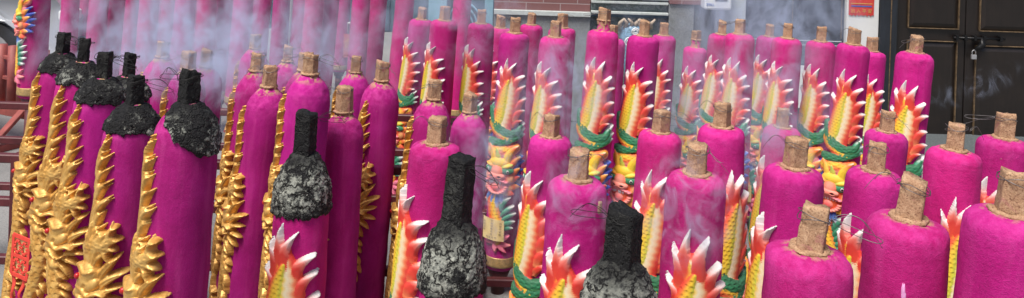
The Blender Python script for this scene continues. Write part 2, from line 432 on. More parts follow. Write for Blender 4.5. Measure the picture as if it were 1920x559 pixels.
RED = (.66, .020, .010); ORG = (.86, .13, .02); YEL = (.86, .58, .02); WHT = (.70, .68, .66); GRN = (.004, .19, .075); LGR = (.25, .50, .08)
BLU = (.01, .035, .36); PNK = (.80, .12, .25); SAL = (.86, .30, .22); CRM = (.84, .74, .50)
FL = [(0, (.84, .20, .07)), (.25, (.74, .040, .015)), (.48, RED), (.62, (.80, .17, .13)), (.74, (.80, .58, .55)), (.84, WHT), (1, (.62, .62, .62))]

def lerp3(k, stops):
    ks = [q[0] for q in stops]
    return np.stack([np.interp(k, ks, [q[1][i] for q in stops]) for i in range(3)], -1)

def islands(use, qid, names):
    """split every part into its connected pieces; crumbs join the piece next to them"""
    H, W = use.shape; q = np.where(use, qid, -1); big = {}
    for rnd_ in range(4):
        lab = np.full((H, W), -1); comps = []
        ql = q.tolist(); ll = lab.tolist()
        for i in range(H):
            for j in range(W):
                if ql[i][j] < 0 or ll[i][j] >= 0: continue
                p = ql[i][j]; c = len(comps); st = [(i, j)]; ll[i][j] = c; cells = []
                while st:
                    y, x = st.pop(); cells.append((y, x))
                    for yy, xx in ((y+1, x), (y-1, x), (y, x+1), (y, x-1)):
                        if 0 <= yy < H and 0 <= xx < W and ql[yy][xx] == p and ll[yy][xx] < 0: ll[yy][xx] = c; st.append((yy, xx))
                comps.append((p, cells))
        small = [k for k, (p, cl) in enumerate(comps) if len(cl) < 90]
        if not small or rnd_ == 3: break
        for k in small:
            p, cl = comps[k]; nb = {}
            for y, x in cl:
                for yy, xx in ((y+1, x), (y-1, x), (y, x+1), (y, x-1)):
                    if 0 <= yy < H and 0 <= xx < W and ql[yy][xx] >= 0 and ll[yy][xx] != k: nb[ql[yy][xx]] = nb.get(ql[yy][xx], 0)+1
            t = max(nb, key=nb.get) if nb else -1
            for y, x in cl: q[y, x] = t
    out = []
    for p, cl in sorted(comps, key=lambda c: (c[0], -len(c[1]))):
        if len(cl) < 20: continue
        m_ = np.zeros((H, W), bool); a = np.array(cl); m_[a[:, 0], a[:, 1]] = True; out.append((p, names[p], m_))
    return out

def build_colour_dragon(seed=0):
    R = Relief(); rj = random.Random(seed); R.jit = (lambda a: rj.uniform(-a, a)) if seed else None
    # broad tail: pale fan with a red rim, scaled yellow spine, ring of flames
    def fan(T, n, p): return lerp3(n+.04*np.sin(T*70)-.25*np.clip(.35-T, 0, 1), [(-1, RED), (-.62, RED), (-.40, ORG), (-.05, YEL), (.16, CRM), (.34, (.84, .58, .32)), (.50, (.82, .20, .07)), (.66, (.70, .03, .012)), (1, RED)])
    R.tube([(-.004, .190), (.006, .25), (.002, .33), (-.012, .41), (-.02, .45)], [.026, .050, .058, .058, .054], .005, .011, fan, 0, rib=.0048, sh=.0004)
    fl = [((-.036, .33), (-.066, .225), .017, .30), ((-.026, .275), (-.044, .150), .019, .20), ((-.002, .25), (-.010, .100), .021, -.18), ((.018, .255), (.044, .120), .023, -.34),
          ((.034, .285), (.082, .182), .024, -.42), ((.044, .325), (.103, .245), .024, -.44), ((.047, .37), (.109, .305), .023, -.44), ((.043, .41), (.102, .362), .021, -.42), ((.034, .445), (.090, .415), .016, -.36)]
    for i, (a, b, wd, bd) in enumerate(fl):
        R.leaf(a, b, wd, bd, (.003+.0014*((i*5) % 4), .020), FL, 1, ridge=.007, vein=.0012, prof=([0, .25, .5, .75, .9, 1], [.95, 1, .72, .38, .16, 0]), nv=2)
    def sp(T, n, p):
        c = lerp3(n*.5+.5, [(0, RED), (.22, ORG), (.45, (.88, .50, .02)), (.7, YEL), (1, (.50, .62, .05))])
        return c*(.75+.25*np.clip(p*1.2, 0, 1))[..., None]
    R.tube([(.004, .215), (-.012, .27), (-.024, .345), (-.034, .41), (-.052, .45)], [.008, .019, .026, .029, .027], .012, .008, sp, 0, scale=.0135, sh=.0030)
    # middle coils
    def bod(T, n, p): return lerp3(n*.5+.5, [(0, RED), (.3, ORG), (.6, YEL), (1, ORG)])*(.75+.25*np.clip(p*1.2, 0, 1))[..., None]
    R.tube([(-.075, .45), (-.04, .475), (.0, .50), (.03, .515)], [.026, .028, .024, .02], .006, .012, bod, 0, scale=.014, sh=.003)
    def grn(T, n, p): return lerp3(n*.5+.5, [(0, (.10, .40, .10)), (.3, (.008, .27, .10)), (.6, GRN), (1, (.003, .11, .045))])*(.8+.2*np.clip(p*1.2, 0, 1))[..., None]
    R.tube([(-.078, .375), (-.060, .42), (-.022, .462), (.030, .482), (.066, .468), (.078, .44)], [.016, .023, .025, .022, .018, .006], .012, .009, grn, 3, scale=.017, sh=.0032)
    R.tube([(-.082, .535), (-.035, .530), (.015, .518), (.060, .500), (.084, .478)], [.018, .020, .020, .017, .006], .011, .009, grn, 3, scale=.017, sh=.0032)
    for a, b in (((.060, .49), (.100, .42)), ((.066, .50), (.112, .455)), ((.064, .51), (.108, .49))):
        R.leaf(a, b, .013, -.2, (.010, .018), [(0, GRN), (.45, (.05, .35, .2)), (.75, WHT), (1, WHT)], 3)
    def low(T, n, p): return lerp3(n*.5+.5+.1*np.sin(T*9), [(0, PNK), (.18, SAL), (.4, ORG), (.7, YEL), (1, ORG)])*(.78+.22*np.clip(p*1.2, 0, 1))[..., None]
    R.tube([(-.080, .585), (-.03, .580), (.02, .572), (.062, .555)], [.030, .035, .034, .026], .006, .014, low, 0, scale=.018, sh=.0030)
    R.blob(.035, .600, .034, .024, .014, .004, .3, SAL, PNK, 0); R.blob(.055, .612, .014, .022, .012, .004, -.3, PNK, (.8, .3, .4), 0)
    # mane
    for a, b in (((.050, .655), (.098, .585)), ((.056, .675), (.116, .625)), ((.058, .70), (.122, .665)), ((.056, .725), (.118, .708)), ((.05, .75), (.108, .750))):
        R.leaf(a, b, .016, -.28, (.006, .022), [(0, (.02, .05, .30)), (.55, BLU), (.85, (.05, .10, .50)), (1, (.5, .55, .75))], 4)
    for a, b, st in (((.030, .665), (.082, .600), 0), ((.036, .695), (.092, .650), 0), ((.038, .725), (.092, .698), 1), ((.032, .755), (.085, .745), 0), ((.02, .78), (.070, .790), 1)):
        R.leaf(a, b, .017, -.2, (.012, .020), [(0, YEL), (.4, ORG), (.8, RED if st else (.86, .4, .06)), (1, CRM)], 4)
    for a, b in (((-.056, .70), (-.094, .655)), ((-.058, .735), (-.098, .715)), ((-.05, .765), (-.088, .775))):
        R.leaf(a, b, .016, .2, (.010, .018), [(0, ORG), (.6, RED), (1, WHT)], 4)
    # neck and body below the head
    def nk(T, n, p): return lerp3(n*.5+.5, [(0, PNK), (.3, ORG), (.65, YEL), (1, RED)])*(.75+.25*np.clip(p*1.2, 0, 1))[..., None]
    R.tube([(-.02, .77), (-.034, .83), (-.02, .90), (.004, .96), (.0, 1.02)], [.036, .036, .036, .034, .026], .004, .014, nk, 0, scale=.018, sh=.003)
    for i, (a, b) in enumerate((((.010, .865), (.058, .795)), ((.014, .89), (.074, .835)), ((.018, .915), (.082, .875)), ((.022, .94), (.080, .915)), ((.02, .96), (.070, .955)))):
        R.leaf(a, b, .015, -.2, (.010, .018), [(0, GRN), (.5, (.02, .28, .16)), (.8, WHT), (1, WHT)], 3)
    for a, b, cc in (((-.02, 1.01), (-.078, .985), WHT), ((-.01, 1.03), (-.064, 1.035), PNK), ((.0, 1.02), (.066, .985), PNK), ((.01, 1.03), (.070, 1.035), SAL),
                     ((.0, 1.03), (.045, 1.085), PNK), ((-.01, 1.03), (-.0, 1.085), SAL)):
        R.leaf(a, b, .015, .15, (.008, .014), [(0, PNK), (.5, (.85, .2, .3)), (1, cc)], 1)
    # head
    R.blob(-.012, .700, .062, .090, .020, .008, 0, ORG, RED, 2)
    R.leaf((-.040, .645), (-.066, .545), .014, .25, (.018, .024), [(0, YEL), (.6, (.88, .5, .03)), (1, ORG)], 2)
    R.leaf((.020, .640), (.062, .535), .017, -.25, (.018, .026), [(0, YEL), (.5, YEL), (.8, ORG), (1, CRM)], 2)
    R.leaf((-.012, .63), (-.02, .565), .012, .1, (.016, .022), [(0, YEL), (1, LGR)], 2)
    R.blob(-.012, .628, .048, .026, .018, .016, 0, YEL, (.88, .45, .03), 2)
    R.blob(-.048, .640, .022, .010, .012, .026, .35, YEL, ORG, 2); R.blob(.024, .640, .024, .011, .012, .026, -.35, YEL, LGR, 2)
    R.blob(-.049, .662, .023, .016, .012, .026, 0, GRN, (.01, .3, .12), 2); R.blob(.026, .663, .025, .018, .012, .026, 0, GRN, (.01, .3, .12), 2)
    R.blob(-.014, .668, .026, .034, .022, .022, 0, SAL, ORG, 2)
    R.blob(-.016, .690, .034, .018, .020, .030, 0, (.85, .22, .16), SAL, 2)
    R.blob(-.030, .692, .006, .005, -.010, 0, 0, (.15, .01, .01), None, 2, add=True); R.blob(-.002, .692, .006, .005, -.010, 0, 0, (.15, .01, .01), None, 2, add=True)
    for k in range(-4, 5):                                # lips round the open mouth
        x = -.016+k*.0095; y = .708+.0007*k*k
        R.blob(x, y, .009, .007, .010, .030, 0, (.85, .25, .25), PNK, 2)
    R.blob(-.016, .740, .036, .034, .006, .018, 0, (.50, .02, .03), (.7, .05, .06), 2)
    R.blob(-.016, .748, .018, .022, .016, .020, 0, (.82, .10, .10), SAL, 2)
    for k in range(-3, 4):
        x = -.016+k*.009
        R.leaf((x, .713), (x, .729), .0035, 0, (.034, .030), [(0, WHT), (1, WHT)], 2, ridge=.002, vein=0)
    for k in range(-5, 6):
        a = k*.3; x = -.016+.040*math.sin(a); y = .742+.036*math.cos(a)
        if y > .735: R.blob(x, y, .010, .008, .012, .022, 0, SAL, (.84, .12, .14), 2)
    R.blob(-.060, .700, .018, .026, .018, .012, 0, (.86, .3, .12), RED, 2); R.blob(.040, .705, .020, .028, .018, .012, 0, (.86, .4, .12), RED, 2)
    for a, b in (((-.040, .785), (-.066, .845)), ((-.026, .79), (-.036, .865)), ((-.008, .79), (-.006, .860)), ((.008, .785), (.026, .845))):
        R.leaf(a, b, .012, .15, (.016, .012), [(0, (.03, .08, .45)), (.4, (.12, .25, .6)), (.7, WHT), (1, WHT)], 4)
    R.smooth(1)
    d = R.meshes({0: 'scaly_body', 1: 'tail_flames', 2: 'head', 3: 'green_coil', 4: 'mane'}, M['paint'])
    return d, [(-.049, .663, .030), (.026, .664, .030)]

def build_gold_dragon(seed=0):
    R = Relief(v1=1.08); rj = random.Random(seed); R.jit = (lambda a: rj.uniform(-a, a)*.7) if seed else None
    g = (1, 1, 1)
    # upright feathered tail: a slim stem with long barbs that point up and out
    R.tube([(.020, .010), (.006, .09), (.010, .17), (-.006, .25), (-.012, .33)], [.002, .006, .009, .011, .013], .010, .008, g, 1)
    for k in range(13):
        v = .058+k*.0195; q = min(1, .45+k*.09)*(1 if k < 9 else 1-.12*(k-8))
        R.leaf((.004-.0008*k, v+.055), (.016+.034*q*(.8+.4*((k*7) % 3)/2), v-.040+.014*(k % 2)), .0120, -.22, (.005, .017+.002*(k % 3)), None, 1, ridge=.009, vein=.0030, nv=2, prof=([0, .3, .6, .85, 1], [.5, 1, .8, .35, 0]))
    for k in range(9):
        v = .11+k*.024
        R.leaf((.002, v+.040), (-.020+.006*(k % 3), v-.018), .0080, .18, (.005, .013), None, 1, ridge=.006, vein=.0022, nv=2)
    # fore leg with claws
    R.tube([(-.004, .32), (.020, .305), (.046, .300), (.058, .285)], [.026, .028, .022, .012], .012, .016, g, 0, scale=.014, sh=.004)
    for a, b, bd in (((.050, .296), (.056, .240), .1), ((.056, .262), (.078, .252), -.3), ((.056, .298), (.086, .284), -.3), ((.052, .312), (.082, .322), -.3), ((.044, .318), (.060, .352), -.2)):
        R.leaf(a, b, .009, bd, (.020, .026), None, 5, ridge=.006, vein=.0006)
    # body trailing below the head
    R.tube([(-.04, .44), (-.012, .52), (.018, .60), (.004, .69), (-.022, .77), (-.010, .86), (.012, .94), (.002, 1.02)], [.028, .027, .026, .025, .024, .022, .018, .008], .008, .018, g, 0, scale=.017, sh=.0045, n=70)
    sp = R._spine([(-.04, .44), (-.012, .52), (.018, .60), (.004, .69), (-.022, .77), (-.010, .86), (.012, .94), (.002, 1.02)], 34)
    for k in range(3, 32):
        t = sp[min(k+1, 33)]-sp[k-1]; t /= np.linalg.norm(t); nrm = np.array([t[1], -t[0]])
        s = 1 if k % 3 else -1
        p = sp[k]+nrm*.012*s
        R.leaf(p, p+nrm*s*(.030+.008*(k % 2))+t*.036, .0095, -.30*s, (.008, .022), None, 4, ridge=.009, vein=.0034)
    R.tube([(.0, .80), (.030, .795), (.050, .81)], [.018, .018, .010], .012, .012, g, 0, scale=.013, sh=.003)
    for a, b in (((.046, .80), (.072, .785)), ((.05, .81), (.078, .815)), ((.046, .82), (.066, .842))):
        R.leaf(a, b, .007, -.25, (.020, .024), None, 5, ridge=.005)
    R.ox, R.oy, R.k, R.px, R.py = .040, .004, 1.06, -.035, .41
    for i, (a, b, wd) in enumerate((((-.022, .385), (.006, .265), .022), ((-.036, .37), (-.030, .275), .014), ((-.004, .40), (.046, .330), .018), ((.000, .415), (.064, .375), .017),
                      ((.000, .435), (.058, .415), .015), ((-.006, .450), (.054, .455), .015), ((-.012, .465), (.040, .490), .014), ((-.024, .475), (.018, .525), .014), ((-.04, .48), (-.012, .545), .013))):
        R.leaf(a, b, wd*.72, -.26, (.012+.002*(i % 2), .026-.0008*i), None, 4, ridge=.011, vein=.0042, prof=([0, .3, .6, .85, 1], [.7, 1, .75, .4, 0]))
    for k in range(7):      # serrated crest edge
        R.leaf((-.026+.004*k, .37-.014*k), (-.046+.005*k, .352-.014*k), .006, .2, (.018, .020), None, 4, ridge=.004)
    # head
    R.blob(-.034, .408, .032, .036, .024, .012, .3, g)
    for kk, (x1, y1) in enumerate(((-.074, .318), (-.058, .282), (-.036, .252), (-.012, .266), (.010, .296), (.026, .322))):
        R.leaf((-.036+.003*kk, .378), (x1, y1), .0085, -.10*(kk-2), (.014, .024-.002*abs(kk-2)), None, 4, ridge=.011, vein=.0045, prof=([0, .3, .6, .85, 1], [.7, 1, .75, .4, 0]))
    for x_, y_, a_, b_ in ((-.058, .412, .013, .004), (-.030, .418, .004, .013), (-.052, .436, .016, .0035), (-.016, .392, .004, .012), (-.040, .372, .012, .0035)):
        R.blob(x_, y_, a_, b_, -.011, 0, .4, None, None, 2, add=True)
    R.tube([(-.030, .38), (-.046, .41), (-.066, .445), (-.078, .462)], [.028, .028, .022, .015], .014, .022, g, 2)
    R.blob(-.080, .455, .013, .011, .014, .028, .5, g); R.blob(-.068, .474, .014, .009, .010, .024, .6, g)
    R.tube([(-.060, .478), (-.040, .490), (-.022, .486)], [.010, .013, .012], .012, .016, g, 2)
    R.tube([(-.066, .370), (-.050, .366), (-.030, .378), (-.014, .372)], [.005, .008, .008, .004], .030, .010, g, 2)
    R.tube([(-.058, .425), (-.036, .424), (-.018, .436), (.002, .424), (.020, .432)], [.006, .0075, .007, .006, .003], .026, .012, g, 2)
    R.tube([(-.062, .450), (-.040, .450), (-.022, .462), (-.004, .454)], [.005, .006, .006, .003], .026, .010, g, 2)
    R.blob(-.046, .395, .014, .012, .012, .026, 0, g); R.blob(-.012, .405, .014, .018, .012, .022, .4, g)
    R.tube([(-.080, .47), (-.094, .50), (-.084, .53), (-.094, .555)], [.005, .005, .004, .002], .008, .008, g, 2)
    R.k = 0
    R.smooth(1)
    d = R.meshes({0: 'scaly_body', 1: 'tail_plume', 2: 'head', 4: 'mane', 5: 'claw'}, M['gold'], paint=False, edge=(.30, .58, .80, .93, 1.0))
    return d, [((-.047+.035)*1.06+.005, (.393-.41)*1.06+.414, .038), ((-.076+.035)*1.06+.005, (.382-.41)*1.06+.414, .024)]

def chart(u, v, h):
    r = float(rad(v))+h; a = u/float(rad(v)); return Vector((r*math.sin(a), -r*math.cos(a), LB-v))

def ball_mesh(name, p, r, mat, nrm=None, pupil=None):
    bm = bmesh.new(); bmesh.ops.create_uvsphere(bm, u_segments=16, v_segments=10, radius=r, matrix=Matrix.Translation(p))
    me = bm_mesh(name, bm, mat, True)
    return me

M['eye_white'] = simple('eye_white_paint', (.75, .74, .70), .3, nscale=30, namt=.08, bstr=0)
M['black'] = simple('black_paint', (.01, .01, .01), .4, nscale=30, namt=.1, bstr=0)
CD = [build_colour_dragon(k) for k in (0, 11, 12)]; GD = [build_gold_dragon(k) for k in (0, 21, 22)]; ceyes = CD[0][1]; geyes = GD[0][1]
CEYE = [(ball_mesh('eye', chart(u, v, h), .0105, M['eye_white']), ball_mesh('pupil', chart(u, v, h+.0075), .0055, M['black'])) for u, v, h in ceyes]
GEYE = [ball_mesh('eye', chart(u, v, h), .0085, M['red_eye']) for u, v, h in geyes]

# ------------------------------------------------------------------ incense bodies, cores, crusts, wires
def fbm(p, sc_, oct_=3):
    return mnoise.fractal(Vector(p)*sc_, 1.0, 2.0, oct_, noise_basis='PERLIN_ORIGINAL')

def lathe(name, prof, mat, seed, amp=.0022, top_amp=.004, n=80, bites=0):
    """prof: list of (v, r) from the top down"""
    vs = []; fs = []
    for i, (v, r) in enumerate(prof):
        for k in range(n):
            a = 2*math.pi*k/n; p = Vector((r*math.cos(a), r*math.sin(a), LB-v))
            q = p+Vector((seed*3.1, seed*1.7, 0))
            d = fbm(q, 9)*amp + fbm(q, 38)*amp*.45
            tf = max(0, 1-max(0, v+.01)/.05); d += (fbm(q, 55)*.6+fbm(q, 24))*top_amp*tf*(.3 if r < .03 else 1)
            rr = r+d if r > .02 else r
            zz = p.z + (fbm(q+Vector((5, 5, 5)), 30)*top_amp*tf if r > .0 else 0)
            vs.append((rr*math.cos(a), rr*math.sin(a), zz))
    m_ = len(prof)
    for i in range(m_-1):
        for k in range(n):
            fs.append((i*n+k, (i+1)*n+k, (i+1)*n+(k+1) % n, i*n+(k+1) % n))
    fs.append(tuple(range(n))); fs.append(tuple((m_-1)*n+k for k in range(n))[::-1])
    return mesh_from(name, vs, fs, mat)

def body_prof(top):
    p = list(top)
    v = p[-1][0]+.02
    while v < 1.15: p.append((v, float(rad(v)))); v += .035
    p += [(1.155, .0825), (1.17, .079), (1.182, .068), (1.189, .05)]
    return p
def dens(pts, step=.006):
    out = []
    for (v0, r0), (v1, r1) in zip(pts[:-1], pts[1:]):
        L = math.hypot(v1-v0, r1-r0); k = max(1, int(L/step))
        for i in range(k): t = i/k; out.append((v0+(v1-v0)*t, r0+(r1-r0)*t))
    out.append(pts[-1]); return out
FLAT = dens([(-.012, .018), (-.011, .045), (-.006, .060), (.002, .0695), (.012, .0745), (.03, .0766)])
DOME = dens([(-.062, .022), (-.056, .030), (-.046, .040), (-.034, .0515), (-.018, .0625), (0, .0705), (.02, .0752), (.045, .077)])
COLL = dens([(-.060, .020), (-.058, .027), (-.03, .029), (-.012, .033), (-.008, .056), (.002, .0695), (.012, .0745), (.03, .0766)])
BELL = dens([(-.066, .022), (-.062, .028), (-.04, .044), (-.022, .055), (.01, .066), (.05, .073), (.10, .0762)])
BODY = {'flat': [lathe('body', body_prof(FLAT), M['mag'], s) for s in (1, 2, 3)],
        'dome': [lathe('body', body_prof(DOME), M['mag2'], s, top_amp=.0025) for s in (4, 5, 6)],
        'coll': [lathe('body', body_prof(COLL), M['mag'], s) for s in (7,)],
        'bell': [lathe('body', body_prof(BELL), M['mag'], s) for s in (8,)]}

def crust_mesh(name, prof, seed, edge, thick=.008, amp=.008, n=110, mat='ash'):
    """lumpy burnt shell; edge(a) gives the depth v at which the ragged shell ends"""
    vs = []; fs = []; m_ = 46
    pv = [q[0] for q in prof]; pr = [q[1] for q in prof]
    for i in range(m_+1):
        for k in range(n):
            a = 2*math.pi*k/n; e = edge(a)+.012*fbm((math.cos(a)*1.0+seed, math.sin(a)*1.0, 0), 3.0, 4)+.006*fbm((math.cos(a)*4, math.sin(a)*4, seed), 4, 3)
            v = pv[0]+(e-pv[0])*i/m_
            r = float(np.interp(v, pv, pr)); p = Vector((r*math.cos(a), r*math.sin(a), LB-v)); q = p+Vector((seed, 0, seed*2))
            d = thick+amp*(.38*fbm(q, 20)+.42*fbm(q, 60)+.34*fbm(q, 140, 4))
            f = min(1, (m_-i)/3.0); rr = r+max(.0065, d)*f - (.003 if i == m_ else 0)
            vs.append((rr*math.cos(a), rr*math.sin(a), LB-v+amp*.4*fbm(q+Vector((9, 9, 9)), 45)))
    for i in range(m_):
        for k in range(n): fs.append((i*n+k, (i+1)*n+k, (i+1)*n+(k+1) % n, i*n+(k+1) % n))
    fs.append(tuple(range(n)))
    return mesh_from(name, vs, fs, M[mat])
CR_DOME = [(v, r) for v, r in DOME]+[(.3, .078)]
CR_BELL = [(v, r) for v, r in BELL]+[(.3, .078)]
CRUST = {'cap': [crust_mesh('crust', CR_DOME, s, lambda a: .010, thick=.006, amp=.010, mat='cap_ash') for s in (1, 2)],
         'diag': [crust_mesh('crust', CR_DOME, 3, lambda a: max(-.052, -.004+.068*math.cos(a)), thick=.006, amp=.010, mat='cap_ash')],
         'bell': [crust_mesh('crust', CR_BELL, s, lambda a: .098, thick=.008, amp=.010) for s in (5, 6, 8)]}

def core_mesh(name, v_top, v_bot, half, seed, mat, taper=.92, rough=.0022, sides=4):
    vs = []; fs = []; nz = 18; per = 12 if sides == 4 else 8; n = sides*per
    for i in range(nz+1):
        f = i/nz; z = LB-(v_bot+(v_top-v_bot)*f); sc_ = half*(1-(1-taper)*f)
        for k in range(n):
            s_ = k//per; t = (k % per)/per; a0 = 2*math.pi*s_/sides; a1 = 2*math.pi*(s_+1)/sides
            R_ = sc_/math.cos(math.pi/sides)
            x = R_*(math.cos(a0)*(1-t)+math.cos(a1)*t); y = R_*(math.sin(a0)*(1-t)+math.sin(a1)*t)
            rr = math.hypot(x, y); lim = sc_*1.36
            if rr > lim: x *= lim/rr; y *= lim/rr
            q = Vector((x+seed, y, z)); d = 1+(fbm(q, 30)*.35+fbm(q, 130)*.6)*rough/sc_
            if i == nz: d *= .965
            vs.append((x*d, y*d, z+(.003*fbm(q, 60) if i > nz-3 else 0)+.012*(f**8)*fbm(Vector((x, y, seed))*1.0, 14)))
    for i in range(nz):
        for k in range(n): fs.append((i*n+k, i*n+(k+1) % n, (i+1)*n+(k+1) % n, (i+1)*n+k))
    fs.append(tuple(range(n))[::-1])
    c = len(vs); top = [vs[nz*n+k] for k in range(n)]
    vs.append((sum(t[0] for t in top)/n, sum(t[1] for t in top)/n, sum(t[2] for t in top)/n-.001))
    for k in range(n): fs.append((nz*n+k, nz*n+(k+1) % n, c))
    return mesh_from(name, vs, fs, mat)
CORE = {'flat': [core_mesh('core', -.090, .012, .0238, s, M['core']) for s in (1, 2, 3, 4)]+[core_mesh('core', -.088, .012, .0255, 5, M['core'], sides=6)],
        'dome': [core_mesh('core', -.138, -.03, .0235, s, M['core']) for s in (6, 7, 8)]+[core_mesh('core', -.130, -.03, .024, 9, M['core'], sides=6)],
        'coll': [core_mesh('core', -.118, -.04, .0245, 9, M['core'])],
        'burn': [core_mesh('core', -.143, -.03, h_, s, M['char'], rough=.0035) for s, h_ in ((10, .0195), (11, .0165), (12, .0205))],
        'bell': [core_mesh('core', -.180, -.04, .0245, 13, M['char'], rough=.003, taper=.95), core_mesh('core', -.215, -.04, .0275, 14, M['char'], rough=.003, taper=.93), core_mesh('core', -.160, -.04, .0285, 15, M['char'], rough=.0035, taper=.97)],
        'neck': [core_mesh('core', -.158, -.03, .030, 20, M['core'], sides=6, taper=.9)]}
TOPV = {'flat': -.090, 'dome': -.138, 'coll': -.118, 'burn': -.140, 'bell': -.215, 'neck': -.158}

def clay_ring(name, v, r, seed):
    vs = []; fs = []; n = 40; m_ = 10
    for i in range(m_):
        b = 2*math.pi*i/m_
        for k in range(n):
            a = 2*math.pi*k/n; q = Vector((math.cos(a)*.05+seed, math.sin(a)*.05, 0))
            rr = r+.004*fbm(q, 30)+(.008+.004*fbm(q, 60))*math.cos(b); z = LB-v+(.005+.004*fbm(q, 45))*math.sin(b)
            vs.append((rr*math.cos(a), rr*math.sin(a), z))
    for i in range(m_):
        for k in range(n): fs.append((i*n+k, ((i+1) % m_)*n+k, ((i+1) % m_)*n+(k+1) % n, i*n+(k+1) % n))
    return mesh_from(name, vs, fs, M['core'])
RING = {'flat': clay_ring('clay_ring', -.013, .030, 1), 'dome': clay_ring('clay_ring', -.064, .025, 2), 'coll': clay_ring('clay_ring', -.062, .024, 3), 'neck': clay_ring('clay_ring', -.066, .029, 5)}

def wire_mesh(name, seed, burnt=False, big=False):
    r_ = random.Random(seed); vs = []; fs = []
    n = 26; rr = .0305
    for turn in range(2):                      # two turns round the core
        z0 = LB+.078+turn*.006*r_.uniform(-1, 1)
        pts = [Vector((rr*math.cos(a*2*math.pi/n), rr*math.sin(a*2*math.pi/n), z0+.006*math.sin(a*.25*(turn+1)+seed))) for a in range(n+2)]
        tube_geo(pts, .0008, 6, True, vs, fs)
    sgn = -1 if seed % 2 else 1; p = Vector((sgn*rr, -.006, LB+.080)); tw = []
    L = .085 if big else .055
    for st in (0, 1):                          # two loosely twisted strands that leave the core and bend
        tw = []
        for i in range(16):
            t = i/15; a = t*7+st*math.pi
            tw.append(p+Vector((sgn*L*t*(1 if st else .72), -.010*math.sin(t*2.2+seed)+.0012*math.sin(a), .020*math.sin(t*2.6)*(1 if seed % 3 else -.6)-.030*t*t*(1.2 if st else .5)+.0018*math.cos(a))))
        tube_geo(tw, .0006, 6, True, vs, fs)
    if big:
        lp = [p+Vector((sgn*L*.5*(1-math.cos(k/18*2*math.pi)), .004*math.sin(k), .007*math.sin(k/18*2*math.pi)-.016*math.sin(k/18*math.pi))) for k in range(19)]
        tube_geo(lp, .0007, 6, True, vs, fs)
    return mesh_from(name, vs, fs, M['wire_burnt' if burnt else 'wire'])
WIRE = [wire_mesh('wire', s, False, s in (3, 4)) for s in (1, 2, 3, 4, 5, 6)]
WIREB = [wire_mesh('wire', s, True, True) for s in (1, 2)]

bandp = [(1.11, .0825), (1.111, .0852), (1.15, .0862), (1.158, .0858), (1.16, .083)]
BAND = lathe('gilt_band', dens(bandp, .006), M['band'], 5, amp=.0006, top_amp=0)
M['band_t'] = None
POST = None
def post_mesh():
    bm = bmesh.new()
    add_cyl(bm, (0, 0, -1), (0, 0, 0), .034, 24)
    return bm_mesh('support_post', bm, M['iron'], True)
POST = post_mesh()
bm = bmesh.new(); add_cyl(bm, (0, 0, -.045), (0, 0, .004), .045, 32, .062); CUP = bm_mesh('cup', bm, M['iron'], True)

def label_meshes():
    """yellow paper slip wrapped on the relief, with its written columns"""
    h = .031; u0, u1, v0, v1 = -.062, .026, .905, 1.01; vs = []; fs = []; nx, ny = 14, 14
    for i in range(ny+1):
        for j in range(nx+1):
            u = u0+(u1-u0)*j/nx+.004*(i/ny); v = v0+(v1-v0)*i/ny+.003*(j/nx)
            vs.append(chart(u, v, h+.0015*math.sin(j*.9)*math.sin(i*.5)))
    m1 = len(vs)
    for q in list(vs): vs.append(q+Vector((q.x, q.y, 0)).normalized()*-.0012)
    for i in range(ny):
        for j in range(nx):
            a = i*(nx+1)+j; fs.append((a, a+nx+1, a+nx+2, a+1)); fs.append((m1+a, m1+a+1, m1+a+nx+2, m1+a+nx+1))
    slip = mesh_from('paper_slip', vs, fs, M['paper'])
    tvs = []; tfs = []
    def put(text, x, y, size):
        cu = bpy.data.curves.new('t', 'FONT'); cu.body = text; cu.size = size; cu.resolution_u = 1; cu.align_x = 'CENTER'
        o = bpy.data.objects.new('t', cu); C.objects.link(o)
        dg = bpy.context.evaluated_depsgraph_get(); dg.update()
        me = bpy.data.meshes.new_from_object(o.evaluated_get(dg)); b = len(tvs)
        for v_ in me.vertices:
            tvs.append(chart(x+v_.co.x, y-v_.co.y, h+.0042))
        for p_ in me.polygons: tfs.append(tuple(b+i for i in p_.vertices))
        bpy.data.objects.remove(o); bpy.data.curves.remove(cu); bpy.data.meshes.remove(me)
    for col_, (x, s_, st) in enumerate(((-.050, '天地吉祥', .930), (-.018, '平安', .918), (-.018, '如意大吉', .945), (.014, '合家平安敬', .928))):
        for i, ch in enumerate(s_): put(ch, x, st+i*.0135, .0105)
    put('福 星 高 照', -.018, .999, .0085)
    ink = mesh_from('writing', tvs, tfs, M['ink'], smooth=False)
    return slip, ink
SLIP, INK = label_meshes()

def patch_mesh(name, u, v, su, sv, mat, seed, rot=0, lift=.0022):
    vs = [chart(u, v, lift+.0015)]; fs = []; n = 28; rings = ((.5, lift+.0013), (.85, lift+.0006), (1.0, -.002))
    for q, h in rings:
        for k in range(n):
            a = 2*math.pi*k/n; e = 1+.35*fbm((math.cos(a)+seed, math.sin(a), 0), 1.6)
            x, y = su*math.cos(a)*q*e, sv*math.sin(a)*q*e
            vs.append(chart(u+x*math.cos(rot)-y*math.sin(rot), v+x*math.sin(rot)+y*math.cos(rot), h))
    for k in range(n): fs.append((0, 1+(k+1) % n, 1+k))
    for r_ in range(2):
        for k in range(n): a = 1+r_*n; fs.append((a+k, a+(k+1) % n, a+n+(k+1) % n, a+n+k))
    return mesh_from(name, vs, fs, mat)
M['scrape'] = simple('scraped_pale_powder', (.66, .30, .55), .9, 0, 60, .25, .3)

